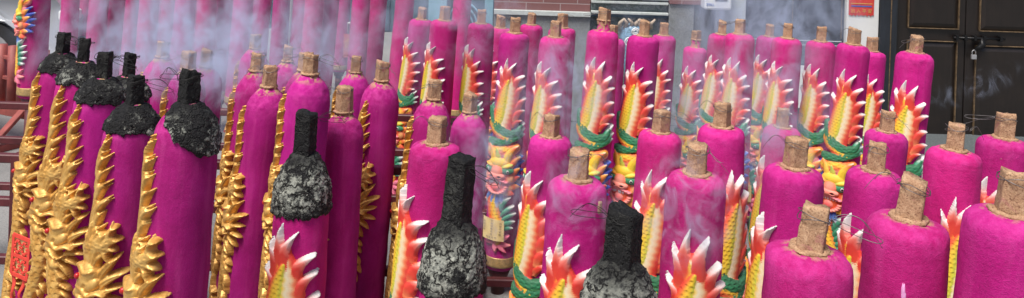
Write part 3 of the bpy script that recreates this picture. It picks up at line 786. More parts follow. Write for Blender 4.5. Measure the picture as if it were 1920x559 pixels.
G_COL = 'incense sticks with painted dragons'; G_GOLD = 'incense sticks with gold dragons'; G_BACK = 'tall incense sticks in the smoky back row'
STICKS = []
def stick(kind, top, cx, sy, wpx, label, slope=-.09, phi=-25, hv=None, hrot=None, slip=False, group=None, bh=None, post=True, htilt=0, ring=True, wire=True, crot=0):
    d = .1555*FPX/wpx
    A = P(cx, sy, d); B = P(cx+slope*(LB*FPX/d), sy+LB*FPX/d, d)
    ax = (A-B).normalized(); base = A-ax*LB
    R = Vector((0, 0, 1)).rotation_difference(ax).to_matrix().to_4x4()
    t = empty('incense_stick', (0, 0, 0), label, 'incense stick', group or (G_GOLD if kind == 'gold' else G_COL))
    t.matrix_world = Matrix.Translation(base) @ R @ Matrix.Rotation(math.radians(phi), 4, 'Z')
    STICKS.append((label, A.copy(), base.copy(), kind))
    i = len(STICKS)
    shape = {'cap': 'dome', 'diag': 'dome', 'neck': 'dome'}.get(top, top)
    bl = BODY[shape]; bo = link('body', bl[i % len(bl)], t)
    ck = {'cap': 'burn', 'diag': 'burn'}.get(top, top)
    cl = CORE[ck]; co = link('core', cl[(hv if hv is not None else i) % len(cl)], t)
    ang = hrot if hrot is not None else rnd.uniform(0, 90)
    co.matrix_local = Matrix.Translation((0, 0, LB)) @ Matrix.Rotation(math.radians(htilt), 4, 'Y') @ Matrix.Rotation(math.radians(ang-phi), 4, 'Z') @ Matrix.Translation((0, 0, -LB))
    burnt = top in ('cap', 'diag', 'bell')
    if not burnt and ring and ck in RING:
        rg = link('clay_ring', RING[ck], t); rg.rotation_euler.z = rnd.uniform(0, 6)
    if burnt:
        cs = CRUST[top]; c_ = link('crust', cs[(hv or 0) % len(cs)], t); c_.rotation_euler.z = math.radians(crot-phi)
        c_['label'] = 'black and ash grey burnt crust at the top'
    if wire:
        wm = (WIREB if burnt else WIRE); wo = link('wire', wm[i % len(wm)], co)
        wo.location.z = {0: .180, 1: .215, 2: .160}[hv or 0]-.095 if ck == 'bell' else -(TOPV[ck]+.095); wo.rotation_euler.z = math.radians(rnd.uniform(-40, 40)-ang)
    if kind == 'gold':
        gd = GD[i % 3][0]; d0 = link('dragon', gd[0][2], t)
        for k, nm, me in gd[1:]: link(nm, me, d0)
        for e in GEYE: link('eye', e, d0)
    elif kind == 'col':
        cd = CD[i % 3][0]; d0 = link('dragon', cd[0][2], t)
        for k, nm, me in cd[1:]: link(nm, me, d0)
        for e, pu in CEYE: link('eye', e, d0); link('pupil', pu, d0)
    link('gilt_band', BAND, t)
    if slip:
        s_ = link('paper_slip', SLIP, t); link('writing', INK, s_)
    link('cup', CUP, t)
    p_ = link('support_post', POST, t); p_.scale.z = max(.05, (base.z)/ax.z-.01); p_.location.z = -.01
    return t

exec_sticks = []
# --- far left: gold dragons, charred tops
stick('gold', 'cap', 113, 128, 74, 'gold dragon incense stick with a charred top, leftmost, beside the red fence', -.12, -48, 0, slip=True)
stick('gold', 'cap', 152, 148, 84, 'charred gold dragon incense stick with the thinnest black core, second from the left', -.11, -32, 1, slip=True)
stick('gold', 'cap', 190, 182, 93, 'charred gold dragon incense stick third from the left, between thin core and doubled cores', -.10, -38, 0)
stick('gold', 'cap', 238, 176, 84, 'charred incense stick half hidden behind the thick ash capped one', -.09, -60, 1)
stick('gold', 'cap', 249, 235, 103, 'incense stick with a grey ash cap and a large gold dragon head with red eyes', -.075, -40, 0)
stick('gold', 'diag', 350, 238, 117, 'broad front incense stick whose burnt patch slopes down its right shoulder', -.075, -62, 2, crot=-14)
# --- smoky middle: rounded shoulders
stick('gold', 'dome', 302, 132, 64, 'hazy round shouldered incense stick, leftmost of the unburnt ones in thick smoke', -.08, -85)
stick('gold', 'dome', 350, 158, 70, 'round shouldered incense stick with gold plume, its core touching the next in smoke', -.08, -70)
stick('gold', 'dome', 384, 150, 64, 'round shouldered incense stick right behind the sloping burnt one, wide pale core in smoke', -.08, -80)
stick('gold', 'dome', 476, 112, 54, 'small far incense stick with rounded top, rearmost in the smoke above the gold plumes', -.09, -80)
stick('gold', 'dome', 479, 162, 74, 'round shouldered hazy incense stick with a gold claw half way down its left edge', -.09, -84)
stick('gold', 'dome', 501, 194, 80, 'incense stick before the smoky middle with pale square core and leftward gold dragon', -.10, -82)
stick('gold', 'dome', 537, 138, 58, 'narrow far incense stick between two pale cores in the middle smoke', -.09, -80)
stick('gold', 'dome', 569, 160, 70, 'round shouldered incense stick with wired core directly behind another rounded one', -.09, -85)
stick('gold', 'dome', 578, 172, 84, 'wide round shouldered incense stick behind the grey burnt bell shaped top', -.09, -84)
stick('gold', 'dome', 664, 160, 62, 'far rounded incense stick between two tan cores left of the large purple one', -.09, -80)
stick('gold', 'dome', 713, 180, 73, 'tall dark magenta round shouldered incense stick with a gold dragon down its left side', -.085, -50)
stick('gold', 'neck', 643, 242, 79, 'pinkish incense stick with a conical clay neck and tan core beside the grey burnt bell', -.055, -88, hrot=20)
stick('col', 'bell', 569, 330, 103, 'incense stick with a grey burnt bell shaped top above red and white dragon flames', -.055, -16, 0, hrot=30)
stick('gold', 'dome', 810, 215, 74, 'round shouldered incense stick with a golden dragon facing left beside the blue striped gap', -.11, -86)
stick('plain', 'dome', 879, 238, 70, 'smooth pink round shouldered incense stick standing behind the black burnt one', -.06, 0)
stick('col', 'flat', 817, 276, 98, 'flat topped incense stick with red flames on its left, behind the charred front one', -.08, -62, 0, hrot=28)
stick('plain', 'bell', 851, 464, 122, 'incense stick with a long black core over a large cracked ash crust in the front', -.06, 0, 1, hrot=15, htilt=2)
# --- painted dragon sticks, back rows
stick('col', 'flat', 790, 40, 46, 'leftmost painted dragon incense stick of the back row, next to the tall smoky ones', -.11, -52)
stick('col', 'flat', 833, 42, 52, 'second painted dragon incense stick of the back row, flames just above a rounded stick', -.08, -50)
stick('col', 'flat', 902, 48, 51, 'back row painted dragon incense stick behind the wired tan core', -.06, -48)
stick('col', 'flat', 938, 56, 46, 'narrow back row incense stick peeping out between two painted dragons', -.07, -55)
stick('col', 'flat', 965, 66, 57, 'incense stick whose whole painted dragon shows, with a yellow paper slip and gilt band', -.068, -14, slip=True)
stick('plain', 'flat', 996, 50, 45, 'plain rear incense stick against the brick wall base', -.08, 0)
stick('col', 'flat', 1041, 74, 60, 'incense stick with looped wire on its core before the grey granite pillar', -.06, -44)
stick('plain', 'flat', 1054, 56, 52, 'incense stick almost hidden behind the one with looped wire', -.06, 0)
stick('col', 'coll', 1131, 62, 61, 'incense stick with a magenta collar below its core, bright dragon tail of yellow scales', -.075, -22)
stick('plain', 'flat', 1148, 76, 50, 'rear incense stick tucked behind the collared one near the blue carving', -.07, 0)
stick('col', 'flat', 1207, 72, 60, 'incense stick with large red flames and green coil right of the blue carving', -.085, -30)
stick('col', 'flat', 1244, 70, 47, 'narrow incense stick with red flames right behind its wide neighbour', -.07, -36)
stick('col', 'coll', 1304, 92, 45, 'slim incense stick with a collar, standing alone before the dark grey pillar', -.07, -36)
stick('col', 'flat', 1353, 68, 49, 'left one of two touching incense sticks before the white pillar', -.08, -46)
stick('col', 'flat', 1387, 68, 55, 'right one of two touching incense sticks before the white pillar', -.05, -40)
stick('col', 'flat', 1442, 72, 46, 'smoky incense stick left of the pair before the dark wooden wall', -.09, -50, slip=True)
stick('col', 'flat', 1476, 76, 55, 'smoky incense stick with twin flame fans before the dark wooden wall', -.075, -55)
stick('col', 'flat', 1539, 82, 54, 'incense stick with neat flames before the white post beside the dark wall', -.07, -48)
stick('col', 'flat', 1600, 88, 60, 'incense stick with long yellow scaled tail and blue mane below the red poster', -.10, -36)
stick('col', 'flat', 1634, 100, 52, 'incense stick hidden by the blue maned one, flames on its visible side', -.09, -22)
stick('col', 'flat', 1716, 104, 66, 'tallest right incense stick leaning right before the dark wooden door', -.115, -38, hrot=20)
# --- middle rows
stick('col', 'flat', 1238, 254, 82, 'magenta incense stick with speckled flat top between charred front core and wired neighbour', -.08, -18)
stick('col', 'flat', 1353, 244, 88, 'broad incense stick with a domed flat top behind the smoking one, flames on its right', -.05, 20)
stick('col', 'flat', 1305, 334, 112, 'large smoke veiled incense stick with a wide tan core, flames low on its front', -.06, -12, 4, hrot=10)
stick('col', 'flat', 1032, 262, 82, 'hazy pink incense stick with a grey core, flame dragon on its left edge', -.075, -46)
M5 = stick('col', 'flat', 1083, 344, 112, 'large incense stick with a chipped clay spot on its right shoulder', -.07, -22, 4, hrot=15)
stick('plain', 'bell', 1161, 548, 150, 'nearest charred incense stick with a thick black core and cracked grey ash, front centre', -.03, 0, 2, hrot=12, htilt=3)
stick('col', 'flat', 1466, 244, 70, 'hazy grey pink incense stick behind the large one right of centre', -.08, -60)
stick('col', 'flat', 1489, 322, 110, 'large incense stick with a dark tan core and flame strip on its left edge', -.09, -70, 0)
stick('col', 'flat', 1662, 252, 76, 'shorter incense stick with rust tan core in front of the two dragons by the door', -.09, -50)
stick('col', 'flat', 1641, 328, 104, 'incense stick with a pale tan core and wire, flames on its lower left', -.09, -58, 1, hrot=20)
stick('col', 'flat', 1789, 288, 97, 'incense stick below the padlock with red and white flames down its middle', -.10, -12, hrot=15)
stick('col', 'flat', 1882, 266, 91, 'incense stick at the right with a speckled rust core before the dark door', -.10, -52, hrot=35)
# --- front row
stick('plain', 'flat', 1517, 478, 160, 'nearest incense stick with a leaning pale core and bent black wire', -.06, 0, 1, hrot=18, htilt=6)
F2 = stick('plain', 'flat', 1702, 420, 148, 'front incense stick with a pale scraped mark on its smooth magenta side', -.09, 0, 2, hrot=14, htilt=4)
stick('plain', 'flat', 1893, 412, 158, 'rightmost front incense stick, cut by the frame, with loops of thin wire', -.10, 0, 3, hrot=25, htilt=3)

link('scrape_mark', patch_mesh('scrape_mark', -.034, .112, .0052, .028, M['scrape'], 2, -.06), F2); link('scrape_mark', patch_mesh('scrape_mark', .012, .145, .007, .010, M['core'], 4), F2)
link('clay_chip', patch_mesh('clay_chip', .061+math.radians(22)*.077, .038, .008, .018, M['core'], 6), M5)
# --- tall back row in the smoke, tops above the frame
ordw = ['first', 'second', 'third', 'fourth', 'fifth', 'sixth', 'seventh', 'eighth', 'ninth', 'tenth', 'eleventh', 'twelfth', 'thirteenth', 'fourteenth', 'fifteenth', 'sixteenth', 'seventeenth', 'eighteenth', 'nineteenth', 'twentieth']
backs = [(128, 30), (158, 27), (184, 33), (216, 32), (245, 30), (278, 34), (318, 31), (347, 36), (385, 34), (420, 33), (455, 35), (492, 32), (524, 30), (563, 31), (588, 34), (618, 33), (640, 27), (674, 33), (707, 31), (758, 34)]
for k, (x, wp) in enumerate(backs):
    stick('plain', 'flat', x+8, -62-(k*37 % 17), wp*1.02, 'tall plain incense stick veiled in smoke, %s from the left of the back row' % ordw[k], -.06-.012*(k % 4), 0, group=G_BACK)
for k, (x, wp) in enumerate([(172, 24), (203, 25), (262, 24), (300, 25), (366, 25), (404, 24), (438, 25), (474, 24)]):
    stick('plain', 'flat', x+8, -95-(k*31 % 13), wp*1.1, 'thin looking rearmost incense stick lost in smoke, %s from the left' % ordw[k], -.07-.010*(k % 3), 0, group=G_BACK)
stick('plain', 'flat', 870, -40, 34, 'tall plain incense stick behind the gap right of the second painted dragon', -.07, 0, group=G_BACK)
stick('plain', 'flat', 1018, -55, 30, 'tall plain incense stick leaning before the brick wall', -.10, 0, group=G_BACK)
stick('col', 'flat', 78, -160, 45, 'incense stick at the far left with a rainbow painted dragon above the red fence', -.055, -52, group=G_COL)

chk = []
for i in range(len(STICKS)):
    for j in range(i+1, len(STICKS)):
        a, b = STICKS[i], STICKS[j]
        for q in (1, 0):
            p1, p2 = a[2-q], b[2-q]
            dd = math.hypot(p1.x-p2.x, p1.y-p2.y)
            if dd < .15 and abs(p1.z-p2.z) < 1: chk.append((round(dd, 3), 'top' if q else 'bottom', a[0][:50], b[0][:50]))
if chk: print('CLOSE', *sorted(chk), sep='\n  ')

# ------------------------------------------------------------------ the setting
def mat_ground():
    m, t, b = new_mat('worn_concrete')
    tc = nd(t, 'ShaderNodeTexCoord').outputs['Object']
    a = noise_n(t, .9, 6, .6, .3, tc); g = noise_n(t, 90, 4, .8, 0, tc); s = noise_n(t, 9, 6, .7, .2, tc)
    c = ramp(t, a.outputs[0], [(.3, (.17, .17, .165)), (.7, (.27, .265, .255))]).outputs[0]
    c = mix(t, math_n(t, 'MULTIPLY', ramp(t, g.outputs[0], [(.35, (1, 1, 1)), (.5, (0, 0, 0))]).outputs[0], .6), c, (.07, .07, .07))
    c = mix(t, math_n(t, 'MULTIPLY', ramp(t, s.outputs[0], [(.5, (0, 0, 0)), (.7, (1, 1, 1))]).outputs[0], .35), c, (.34, .33, .31))
    t.links.new(c, b.inputs['Base Color']); b.inputs['Roughness'].default_value = .9
    bump(t, b, g.outputs[0], .5, .006); return m

def mat_granite(name, base=(.22, .235, .235), dark=(.07, .075, .08), light=(.42, .43, .42), sc_=110):
    m, t, b = new_mat(name)
    tc = nd(t, 'ShaderNodeTexCoord').outputs['Object']
    a = noise_n(t, sc_, 4, .8, 0, tc); c2 = noise_n(t, sc_*.6, 4, .8, 0, tc); bg_ = noise_n(t, 2.2, 5, .6, .4, tc)
    c = mix(t, ramp(t, a.outputs[0], [(.38, (1, 1, 1)), (.48, (0, 0, 0))]).outputs[0], base, dark)
    c = mix(t, ramp(t, c2.outputs[0], [(.55, (0, 0, 0)), (.66, (1, 1, 1))]).outputs[0], c, light)
    c = mix(t, math_n(t, 'MULTIPLY', bg_.outputs[0], .4), c, tuple(x*.55 for x in base))
    t.links.new(c, b.inputs['Base Color']); b.inputs['Roughness'].default_value = .65
    bump(t, b, a.outputs[0], .15, .003); return m

def mat_brick():
    m, t, b = new_mat('mauve_brick_courses')
    tc = nd(t, 'ShaderNodeTexCoord').outputs['Object']
    mp = nd(t, 'ShaderNodeMapping'); mp.inputs['Rotation'].default_value = (math.radians(90), 0, 0); t.links.new(tc, mp.inputs[0])
    br = nd(t, 'ShaderNodeTexBrick'); br.inputs['Scale'].default_value = 1; br.inputs['Brick Width'].default_value = .30; br.inputs['Row Height'].default_value = .072
    br.inputs['Mortar Size'].default_value = .004; br.inputs['Mortar Smooth'].default_value = .2; br.inputs['Color1'].default_value = (.21, .085, .085, 1); br.inputs['Color2'].default_value = (.17, .075, .075, 1)
    br.inputs['Mortar'].default_value = (.34, .28, .28, 1); t.links.new(mp.outputs[0], br.inputs['Vector'])
    n = noise_n(t, 30, 5, .7, 0, tc)
    c = mix(t, math_n(t, 'MULTIPLY', n.outputs[0], .35), br.outputs[0], (.20, .10, .09))
    t.links.new(c, b.inputs['Base Color']); b.inputs['Roughness'].default_value = .8
    bump(t, b, math_n(t, 'ADD', math_n(t, 'MULTIPLY', br.outputs['Fac'], -1.0), math_n(t, 'MULTIPLY', n.outputs[0], .3)), .4, .006); return m

def mat_carved():
    m, t, b = new_mat('carved_grey_stone')
    tc = nd(t, 'ShaderNodeTexCoord').outputs['Object']
    n = noise_n(t, 26, 2, .5, 2.2, tc); f = noise_n(t, 120, 4, .7, 0, tc)
    k = ramp(t, n.outputs[0], [(.42, (0, 0, 0)), (.47, (1, 1, 1)), (.53, (1, 1, 1)), (.58, (0, 0, 0))]).outputs[0]
    c = mix(t, k, (.24, .28, .27), (.08, .12, .12)); c = mix(t, math_n(t, 'MULTIPLY', f.outputs[0], .4), c, (.16, .18, .18))
    t.links.new(c, b.inputs['Base Color']); b.inputs['Roughness'].default_value = .7
    bump(t, b, k, .8, .012); return m

def mat_darkwood(name, c0, c1, rough=.42):
    m, t, b = new_mat(name)
    tc = nd(t, 'ShaderNodeTexCoord').outputs['Object']
    mp = nd(t, 'ShaderNodeMapping'); mp.inputs['Scale'].default_value = (14, 14, 1.2); t.links.new(tc, mp.inputs[0])
    n = noise_n(t, 3, 7, .65, .6, mp.outputs[0]); g = noise_n(t, 3.5, 5, .6, .3, tc)
    c = ramp(t, n.outputs[0], [(.3, c0), (.7, c1)]).outputs[0]
    c = mix(t, math_n(t, 'MULTIPLY', ramp(t, g.outputs[0], [(.5, (0, 0, 0)), (.75, (1, 1, 1))]).outputs[0], .35), c, tuple(x*1.9 for x in c1))
    t.links.new(c, b.inputs['Base Color']); b.inputs['Roughness'].default_value = rough
    bump(t, b, n.outputs[0], .12, .002); return m

M['ground'] = mat_ground(); M['granite'] = mat_granite('speckled_granite'); M['granite_dark'] = mat_granite('dark_granite', (.10, .115, .12), (.04, .045, .05), (.2, .22, .22))
M['brick'] = mat_brick(); M['carved'] = mat_carved()
M['door'] = mat_darkwood('dark_brown_door_paint', (.008, .0055, .0045), (.015, .010, .008)); M['slate'] = mat_darkwood('blue_black_wood', (.008, .010, .014), (.018, .022, .030))
M['gold_line'] = simple('thin_gilt_line', (.13, .085, .045), .6, .1, 30, .6, 0)
M['white_wall'] = simple('white_lime_plaster', (.66, .66, .64), .85, 0, 6, .07, .2); M['pale_col'] = simple('pale_grey_plaster', (.42, .46, .49), .8, 0, 5, .1, .2)
M['stone_pale'] = simple('pale_stone_ledge', (.46, .50, .48), .7, 0, 30, .15, .3)
M['teal'] = simple('dull_teal_wall', (.045, .10, .13), .7, 0, 3, .3, .2); M['teal2'] = simple('deep_blue_shutter', (.03, .07, .10), .6, 0, 4, .3, .2)
M['blue_glaze'] = simple('blue_white_glaze', (.16, .30, .42), .3, 0, 60, .6, .3); M['coral'] = simple('beige_branching_stone', (.42, .34, .26), .8, 0, 30, .2, .3)
M['box_white'] = simple('white_enamel', (.70, .72, .73), .4, 0, 8, .03, 0); M['screen'] = simple('dark_glass', (.015, .018, .02), .1, 0, 8, .1, 0)
M['blue_print'] = simple('blue_print', (.02, .10, .42), .5, 0, 8, .05, 0); M['poster_red'] = simple('red_poster_paper', (.55, .035, .025), .7, 0, 30, .12, .1)
M['poster_gold'] = simple('gold_print', (.62, .36, .08), .5, 0, 30, .1, 0); M['banner'] = simple('red_cloth', (.50, .05, .05), .8, 0, 30, .15, .1)
M['steel'] = simple('padlock_steel', (.40, .40, .41), .5, .6, 20, .1, 0); M['bolt'] = simple('black_iron', (.012, .012, .013), .4, .5, 30, .2, .2)
M['car'] = simple('silver_car_paint', (.48, .50, .53), .25, .35, 3, .04, 0); M['tyre'] = simple('tyre_rubber', (.015, .015, .016), .8, 0, 30, .2, .1)
M['trim'] = simple('black_plastic_trim', (.02, .02, .022), .5, 0, 30, .2, 0); M['glass'] = simple('dark_car_glass', (.02, .025, .03), .06, 0, 3, .1, 0)
M['pink_pot'] = simple('faded_pink_glaze', (.50, .20, .16), .5, 0, 20, .25, .2); M['charm'] = simple('red_paper_charm', (.75, .06, .04), .6, 0, 30, .12, .1)
M['blue_trim'] = simple('sky_blue_paint', (.22, .42, .52), .6, 0, 6, .2, 0)

def put_box(name, x0, x1, y0, y1, z0, z1, mat, parent=None, bevel=.004):
    bm = bmesh.new(); add_box(bm, ((x0+x1)/2, (y0+y1)/2, (z0+z1)/2), (x1-x0, y1-y0, z1-z0), bevel=bevel)
    return link(name, bm_mesh(name, bm, mat), parent)
WY = 7.0
def wx(px, Y=WY): return P(px, 60, Y).x
def wz(px, py, Y=WY): return P(px, py, Y).z

# ground
bm = bmesh.new(); bmesh.ops.create_grid(bm, x_segments=2, y_segments=2, size=150)
g = link('ground', bm_mesh('ground', bm, M['ground'])); tag(g, kind='structure'); g.location = (0, 60, 0)
pv = put_box('pavement', wx(930), wx(2300), 6.35, WY+1, -.02, .12, M['granite_dark'], bevel=.012); tag(pv, kind='structure')

# temple wall: granite dado and brick courses
t = empty('temple_wall', (wx(1000), WY, 0), 'low granite wall with mauve brick courses on top, behind the back row', 'wall')
def wpart(name, px0, px1, zz0, zz1, mat, par, dy=0.0, th=.25, bevel=.004):
    o = put_box(name, wx(px0), wx(px1), WY-dy, WY+th, zz0, zz1, mat, None, bevel)
    o.parent = par; o.matrix_parent_inverse = Matrix.Translation(-par.location); return o
zg = wz(1000, 22)
wpart('granite_base', 925, 1106, .121, zg, M['granite'], t); wpart('brick_courses', 925, 1106, zg+.002, 3.2, M['brick'], t, dy=-.02)
wpart('ledge', 925, 1106, zg-.03, zg+.012, M['stone_pale'], t, dy=.03, th=.02)
t = empty('carved_panel', (wx(1178), WY, 0), 'carved grey stone panel with pale ledges and blue glazed ornament', 'panel')
z1 = wz(1178, 26); z2 = wz(1178, 5)
wpart('relief_field', 1107, 1251, .121, z1-.03, M['carved'], t, dy=-.05); wpart('frieze', 1107, 1251, z1+.022, z2-.012, M['carved'], t, dy=-.02)
wpart('ledge', 1107, 1251, z1-.03, z1-.004, M['teal2'], t, dy=.01, th=.1); wpart('ledge', 1107, 1251, z1-.002, z1+.02, M['stone_pale'], t, dy=.04, th=.1)
wpart('ledge', 1107, 1251, z2-.01, z2+.012, M['stone_pale'], t, dy=.03, th=.1); wpart('upper_slab', 1107, 1251, z2+.014, 3.2, M['granite'], t, dy=-.01)
wpart('ledge', 1107, 1251, z2+.03, z2+.05, M['stone_pale'], t, dy=.03, th=.1)
# glazed vase-like ornament with curls
t = empty('glazed_ornament', (wx(1186), WY-.08, 0), 'blue and white glazed ornament with beige branches against the carved panel', 'ornament')
vs, fs = [], []
zc = wz(1186, 85)
prof = [(.00, -.78), (.05, -.74), (.07, -.60), (.055, -.40), (.07, -.2), (.10, .0), (.115, .09), (.10, .17), (.06, .20), (.0, .20)]
n = 28
for r, z in prof:
    for k in range(n): a = 2*math.pi*k/n; vs.append((r*math.cos(a)*1.05, r*.6*math.sin(a), zc+z))
for i in range(len(prof)-1):
    for k in range(n): fs.append((i*n+k, i*n+(k+1) % n, (i+1)*n+(k+1) % n, (i+1)*n+k))
link('vase', mesh_from('vase', vs, fs, M['blue_glaze']), t)
for sx, zz, rr in ((-.05, .05, .045), (.05, .08, .05), (0, -.03, .04), (-.04, -.15, .035), (.045, -.12, .04), (.0, .14, .035)):
    pts = []
    for i in range(26):
        a = i/25*4*math.pi; q = rr*(1-i/32); pts.append((sx+q*math.cos(a), -.075, zc+zz+q*math.sin(a)))
    vs, fs = tube_geo(pts, .007, 6); link('scroll', mesh_from('scroll', vs, fs, M['box_white']), t)
for k in range(7):
    x0 = -.13+k*.045; pts = [(x0, -.02, zc+.17), (x0+.02*math.sin(k), -.05, zc+.21), (x0+.035*math.cos(k*2), -.06, zc+.25)]
    vs, fs = tube_geo(pts, [.02, .016, .008], 7); link('branch', mesh_from('branch', vs, fs, M['coral']), t)
# pillars
t = empty('granite_pillar', (wx(1276), WY, 0), 'speckled grey granite pillar with a red brick head, right of the carved panel', 'pillar')
zq = wz(1276, 8); wpart('shaft', 1252, 1299, .121, zq, M['granite'], t, dy=.03); wpart('brick_head', 1252, 1337, zq+.003, 3.2, M['brick'], t, dy=.05)
o = put_box('dark_pier', wx(1300), wx(1337), WY-.01, WY+.25, .121, zq, M['granite_dark']); tag(o, 'dark grey stone pier between granite pillar and white pillar', 'pier')
t = empty('white_pillar', (wx(1366), WY, 0), 'pale grey plastered pillar behind the two touching sticks', 'pillar'); wpart('shaft', 1338, 1394, .121, 3.2, M['pale_col'], t, dy=.05)
wpart('base_block', 1338, 1394, .121, .45, M['granite'], t, dy=.075, th=.02)
# boxed device
t = empty('wall_cabinet', (wx(1340), WY-.12, wz(1340, 0)), 'white rounded cabinet with dark window and blue lettering on the pillar', 'cabinet')
xa, xb = wx(1315, WY-.12), wx(1366, WY-.12); zb = wz(1340, 17, WY-.12)
o = put_box('case', xa, xb, WY-.20, WY-.052, zb, zb+.30, M['box_white'], None, .018); o.parent = t; o.matrix_parent_inverse = Matrix.Translation(-t.location)
o = put_box('window_pane', xa+.09, xb-.04, WY-.204, WY-.19, zb+.075, zb+.24, M['screen'], None, .003); o.parent = t; o.matrix_parent_inverse = Matrix.Translation(-t.location)
def text_obj(name, s, loc, size, mat, par=None, rz=0, depth=.0015, sx=1):
    cu = bpy.data.curves.new(name, 'FONT'); cu.body = s; cu.size = size; cu.extrude = depth; cu.align_x = 'CENTER'; cu.align_y = 'CENTER'; cu.resolution_u = 2
    tmp = bpy.data.objects.new('t', cu); C.objects.link(tmp); dg = bpy.context.evaluated_depsgraph_get(); dg.update()
    me = bpy.data.meshes.new_from_object(tmp.evaluated_get(dg)); bpy.data.objects.remove(tmp); bpy.data.curves.remove(cu); me.name = name
    me.materials.clear(); me.materials.append(mat)
    me.transform(Matrix.Translation(Vector(loc) - (par.location if par else Vector())) @ Matrix.Rotation(rz, 4, 'Z') @ Matrix.Rotation(math.radians(90), 4, 'X') @ Matrix.Diagonal((sx, 1, 1, 1)))
    return link(name, me, par)
text_obj('lettering', 'ZOLL', (xa+.050, WY-.2025, zb+.045), .028, M['blue_print'], t)
# dark panelled wall and its white dado
t = empty('panelled_wall', (wx(1488), WY, 0), 'blue black wooden panelled wall with thin pale mouldings', 'wall')
zd = wz(1488, 122)
wpart('boarding', 1395, 1582, zd, 3.2, M['slate'], t, dy=0); 
for a, b in ((1398, 1486), (1492, 1578)):
    wpart('moulding', a, b, wz(1488, 76), wz(1488, 74.6), M['pale_col'], t, dy=.012, th=0); wpart('moulding', a, b, wz(1488, 84), wz(1488, 83), M['pale_col'], t, dy=.012, th=0)
    wpart('stile', a+1, a+4, zd+.08, 3.1, M['slate'], t, dy=.02, th=0); wpart('moulding', b-2, b-1, wz(1488, 70), 3.1, M['gold_line'], t, dy=.012, th=0)
    wpart('lower_panel', a+8, b-8, zd+.03, wz(1488, 86), M['slate'], t, dy=.02, th=0)
o = put_box('dado_wall', wx(1395), wx(1582), WY-.02, WY+.25, .121, zd-.002, M['white_wall']); tag(o, 'white plastered low wall under the dark panelling', 'low wall')
t = empty('white_post', (wx(1613), WY, 0), 'white plastered post that carries a red poster', 'post'); wpart('shaft', 1583, 1643, .121, 3.2, M['white_wall'], t, dy=.04)
wpart('plinth', 1583, 1643, .121, .35, M['white_wall'], t, dy=.06, th=0)
t = empty('poster', (wx(1613), WY-.045, wz(1613, 10)), 'red poster with gold print and ragged lower edge on the white post', 'poster')
pa, pb = wx(1590, WY-.045), wx(1637, WY-.045); pz = wz(1613, 29, WY-.045)
vs, fs = [], []; nx = 24
for i in range(nx+1):
    x = pa+(pb-pa)*i/nx; zz = pz+.006*math.sin(i*1.7)+.004*math.sin(i*4.1)
    for dz, dy in ((zz, 0), (pz+.34, 0), (zz, -.003), (pz+.34, -.003)): vs.append((x-t.location.x, dy, dz-t.location.z))
for i in range(nx):
    a = i*4; fs += [(a+2, a+6, a+7, a+3), (a, a+1, a+5, a+4), (a, a+4, a+6, a+2), (a+1, a+3, a+7, a+5)]
link('sheet', mesh_from('sheet', vs, fs, M['poster_red'], False), t)
def tpart(name, x0, x1, y0, y1, z0, z1, mat, par, bevel=.001):
    o = put_box(name, x0, x1, y0, y1, z0, z1, mat, None, bevel); o.parent = par; o.matrix_parent_inverse = Matrix.Translation(-par.location); return o
tpart('blue_stripe', pa+.02, pb-.02, WY-.0505, WY-.0485, pz+.075, pz+.085, M['blue_print'], t, 0); tpart('gold_stripe', pa+.015, pb-.015, WY-.0505, WY-.0485, pz+.10, pz+.106, M['poster_gold'], t, 0)
for k, ch in enumerate('出入平安'): text_obj('lettering', ch, (pa+.035+k*.049, WY-.0495, pz+.036), .038, M['poster_gold'], t)
# door
t = empty('double_door', (wx(1820), WY, 0), 'dark brown wooden double door with gilt lined panels, bolt and padlock', 'door')
dz0 = wz(1800, 283)
wpart('jamb', 1644, 1676, .121, 3.2, M['slate'], t, dy=.06); wpart('frame_edge', 1663, 1665, .3, 3.2, M['gold_line'], t, dy=.063, th=-.058)
wpart('sill', 1676, 2100, .121, dz0, M['granite_dark'], t, dy=.05)
wpart('leaf', 1677, 1809, dz0+.003, 3.2, M['door'], t, dy=0, th=.05); wpart('leaf', 1811, 1960, dz0+.003, 3.2, M['door'], t, dy=0, th=.05)
def rpanel(pxa, pxb, za, zb_):
    xa_, xb_ = wx(pxa), wx(pxb); e = .008
    bm = bmesh.new(); yy = WY-.009
    for (a, b, c, d) in ((xa_, xb_, zb_-e, zb_), (xa_, xb_, za, za+e), (xa_, xa_+e, za+e, zb_-e), (xb_-e, xb_, za+e, zb_-e)):
        add_box(bm, ((a+b)/2, yy-.004, (c+d)/2), (b-a-.001, .022, d-c-.001), bevel=.002)
    bm_ = bm_mesh('gilt_moulding', bm, M['gold_line']); o = link('gilt_moulding', bm_); o.parent = t; o.matrix_parent_inverse = Matrix.Translation(-t.location)
    q = .05; bm = bmesh.new(); vv = []
    for (x, z, y) in ((xa_+e, za+e, WY-.002), (xb_-e, za+e, WY-.002), (xb_-e, zb_-e, WY-.002), (xa_+e, zb_-e, WY-.002), (xa_+q, za+q, WY-.022), (xb_-q, za+q, WY-.022), (xb_-q, zb_-q, WY-.022), (xa_+q, zb_-q, WY-.022)): vv.append(bm.verts.new((x, y, z)))
    for f in ((4, 5, 6, 7), (0, 1, 5, 4), (1, 2, 6, 5), (2, 3, 7, 6), (3, 0, 4, 7)): bm.faces.new([vv[i] for i in f])
    o = link('raised_panel', bm_mesh('raised_panel', bm, M['door'])); o.parent = t; o.matrix_parent_inverse = Matrix.Translation(-t.location)
rpanel(1700, 1796, wz(1750, 54), 2.1); rpanel(1700, 1794, wz(1750, 264), wz(1750, 76)); rpanel(1834, 1950, wz(1880, 60), 2.1); rpanel(1828, 1950, wz(1880, 274), wz(1880, 86))
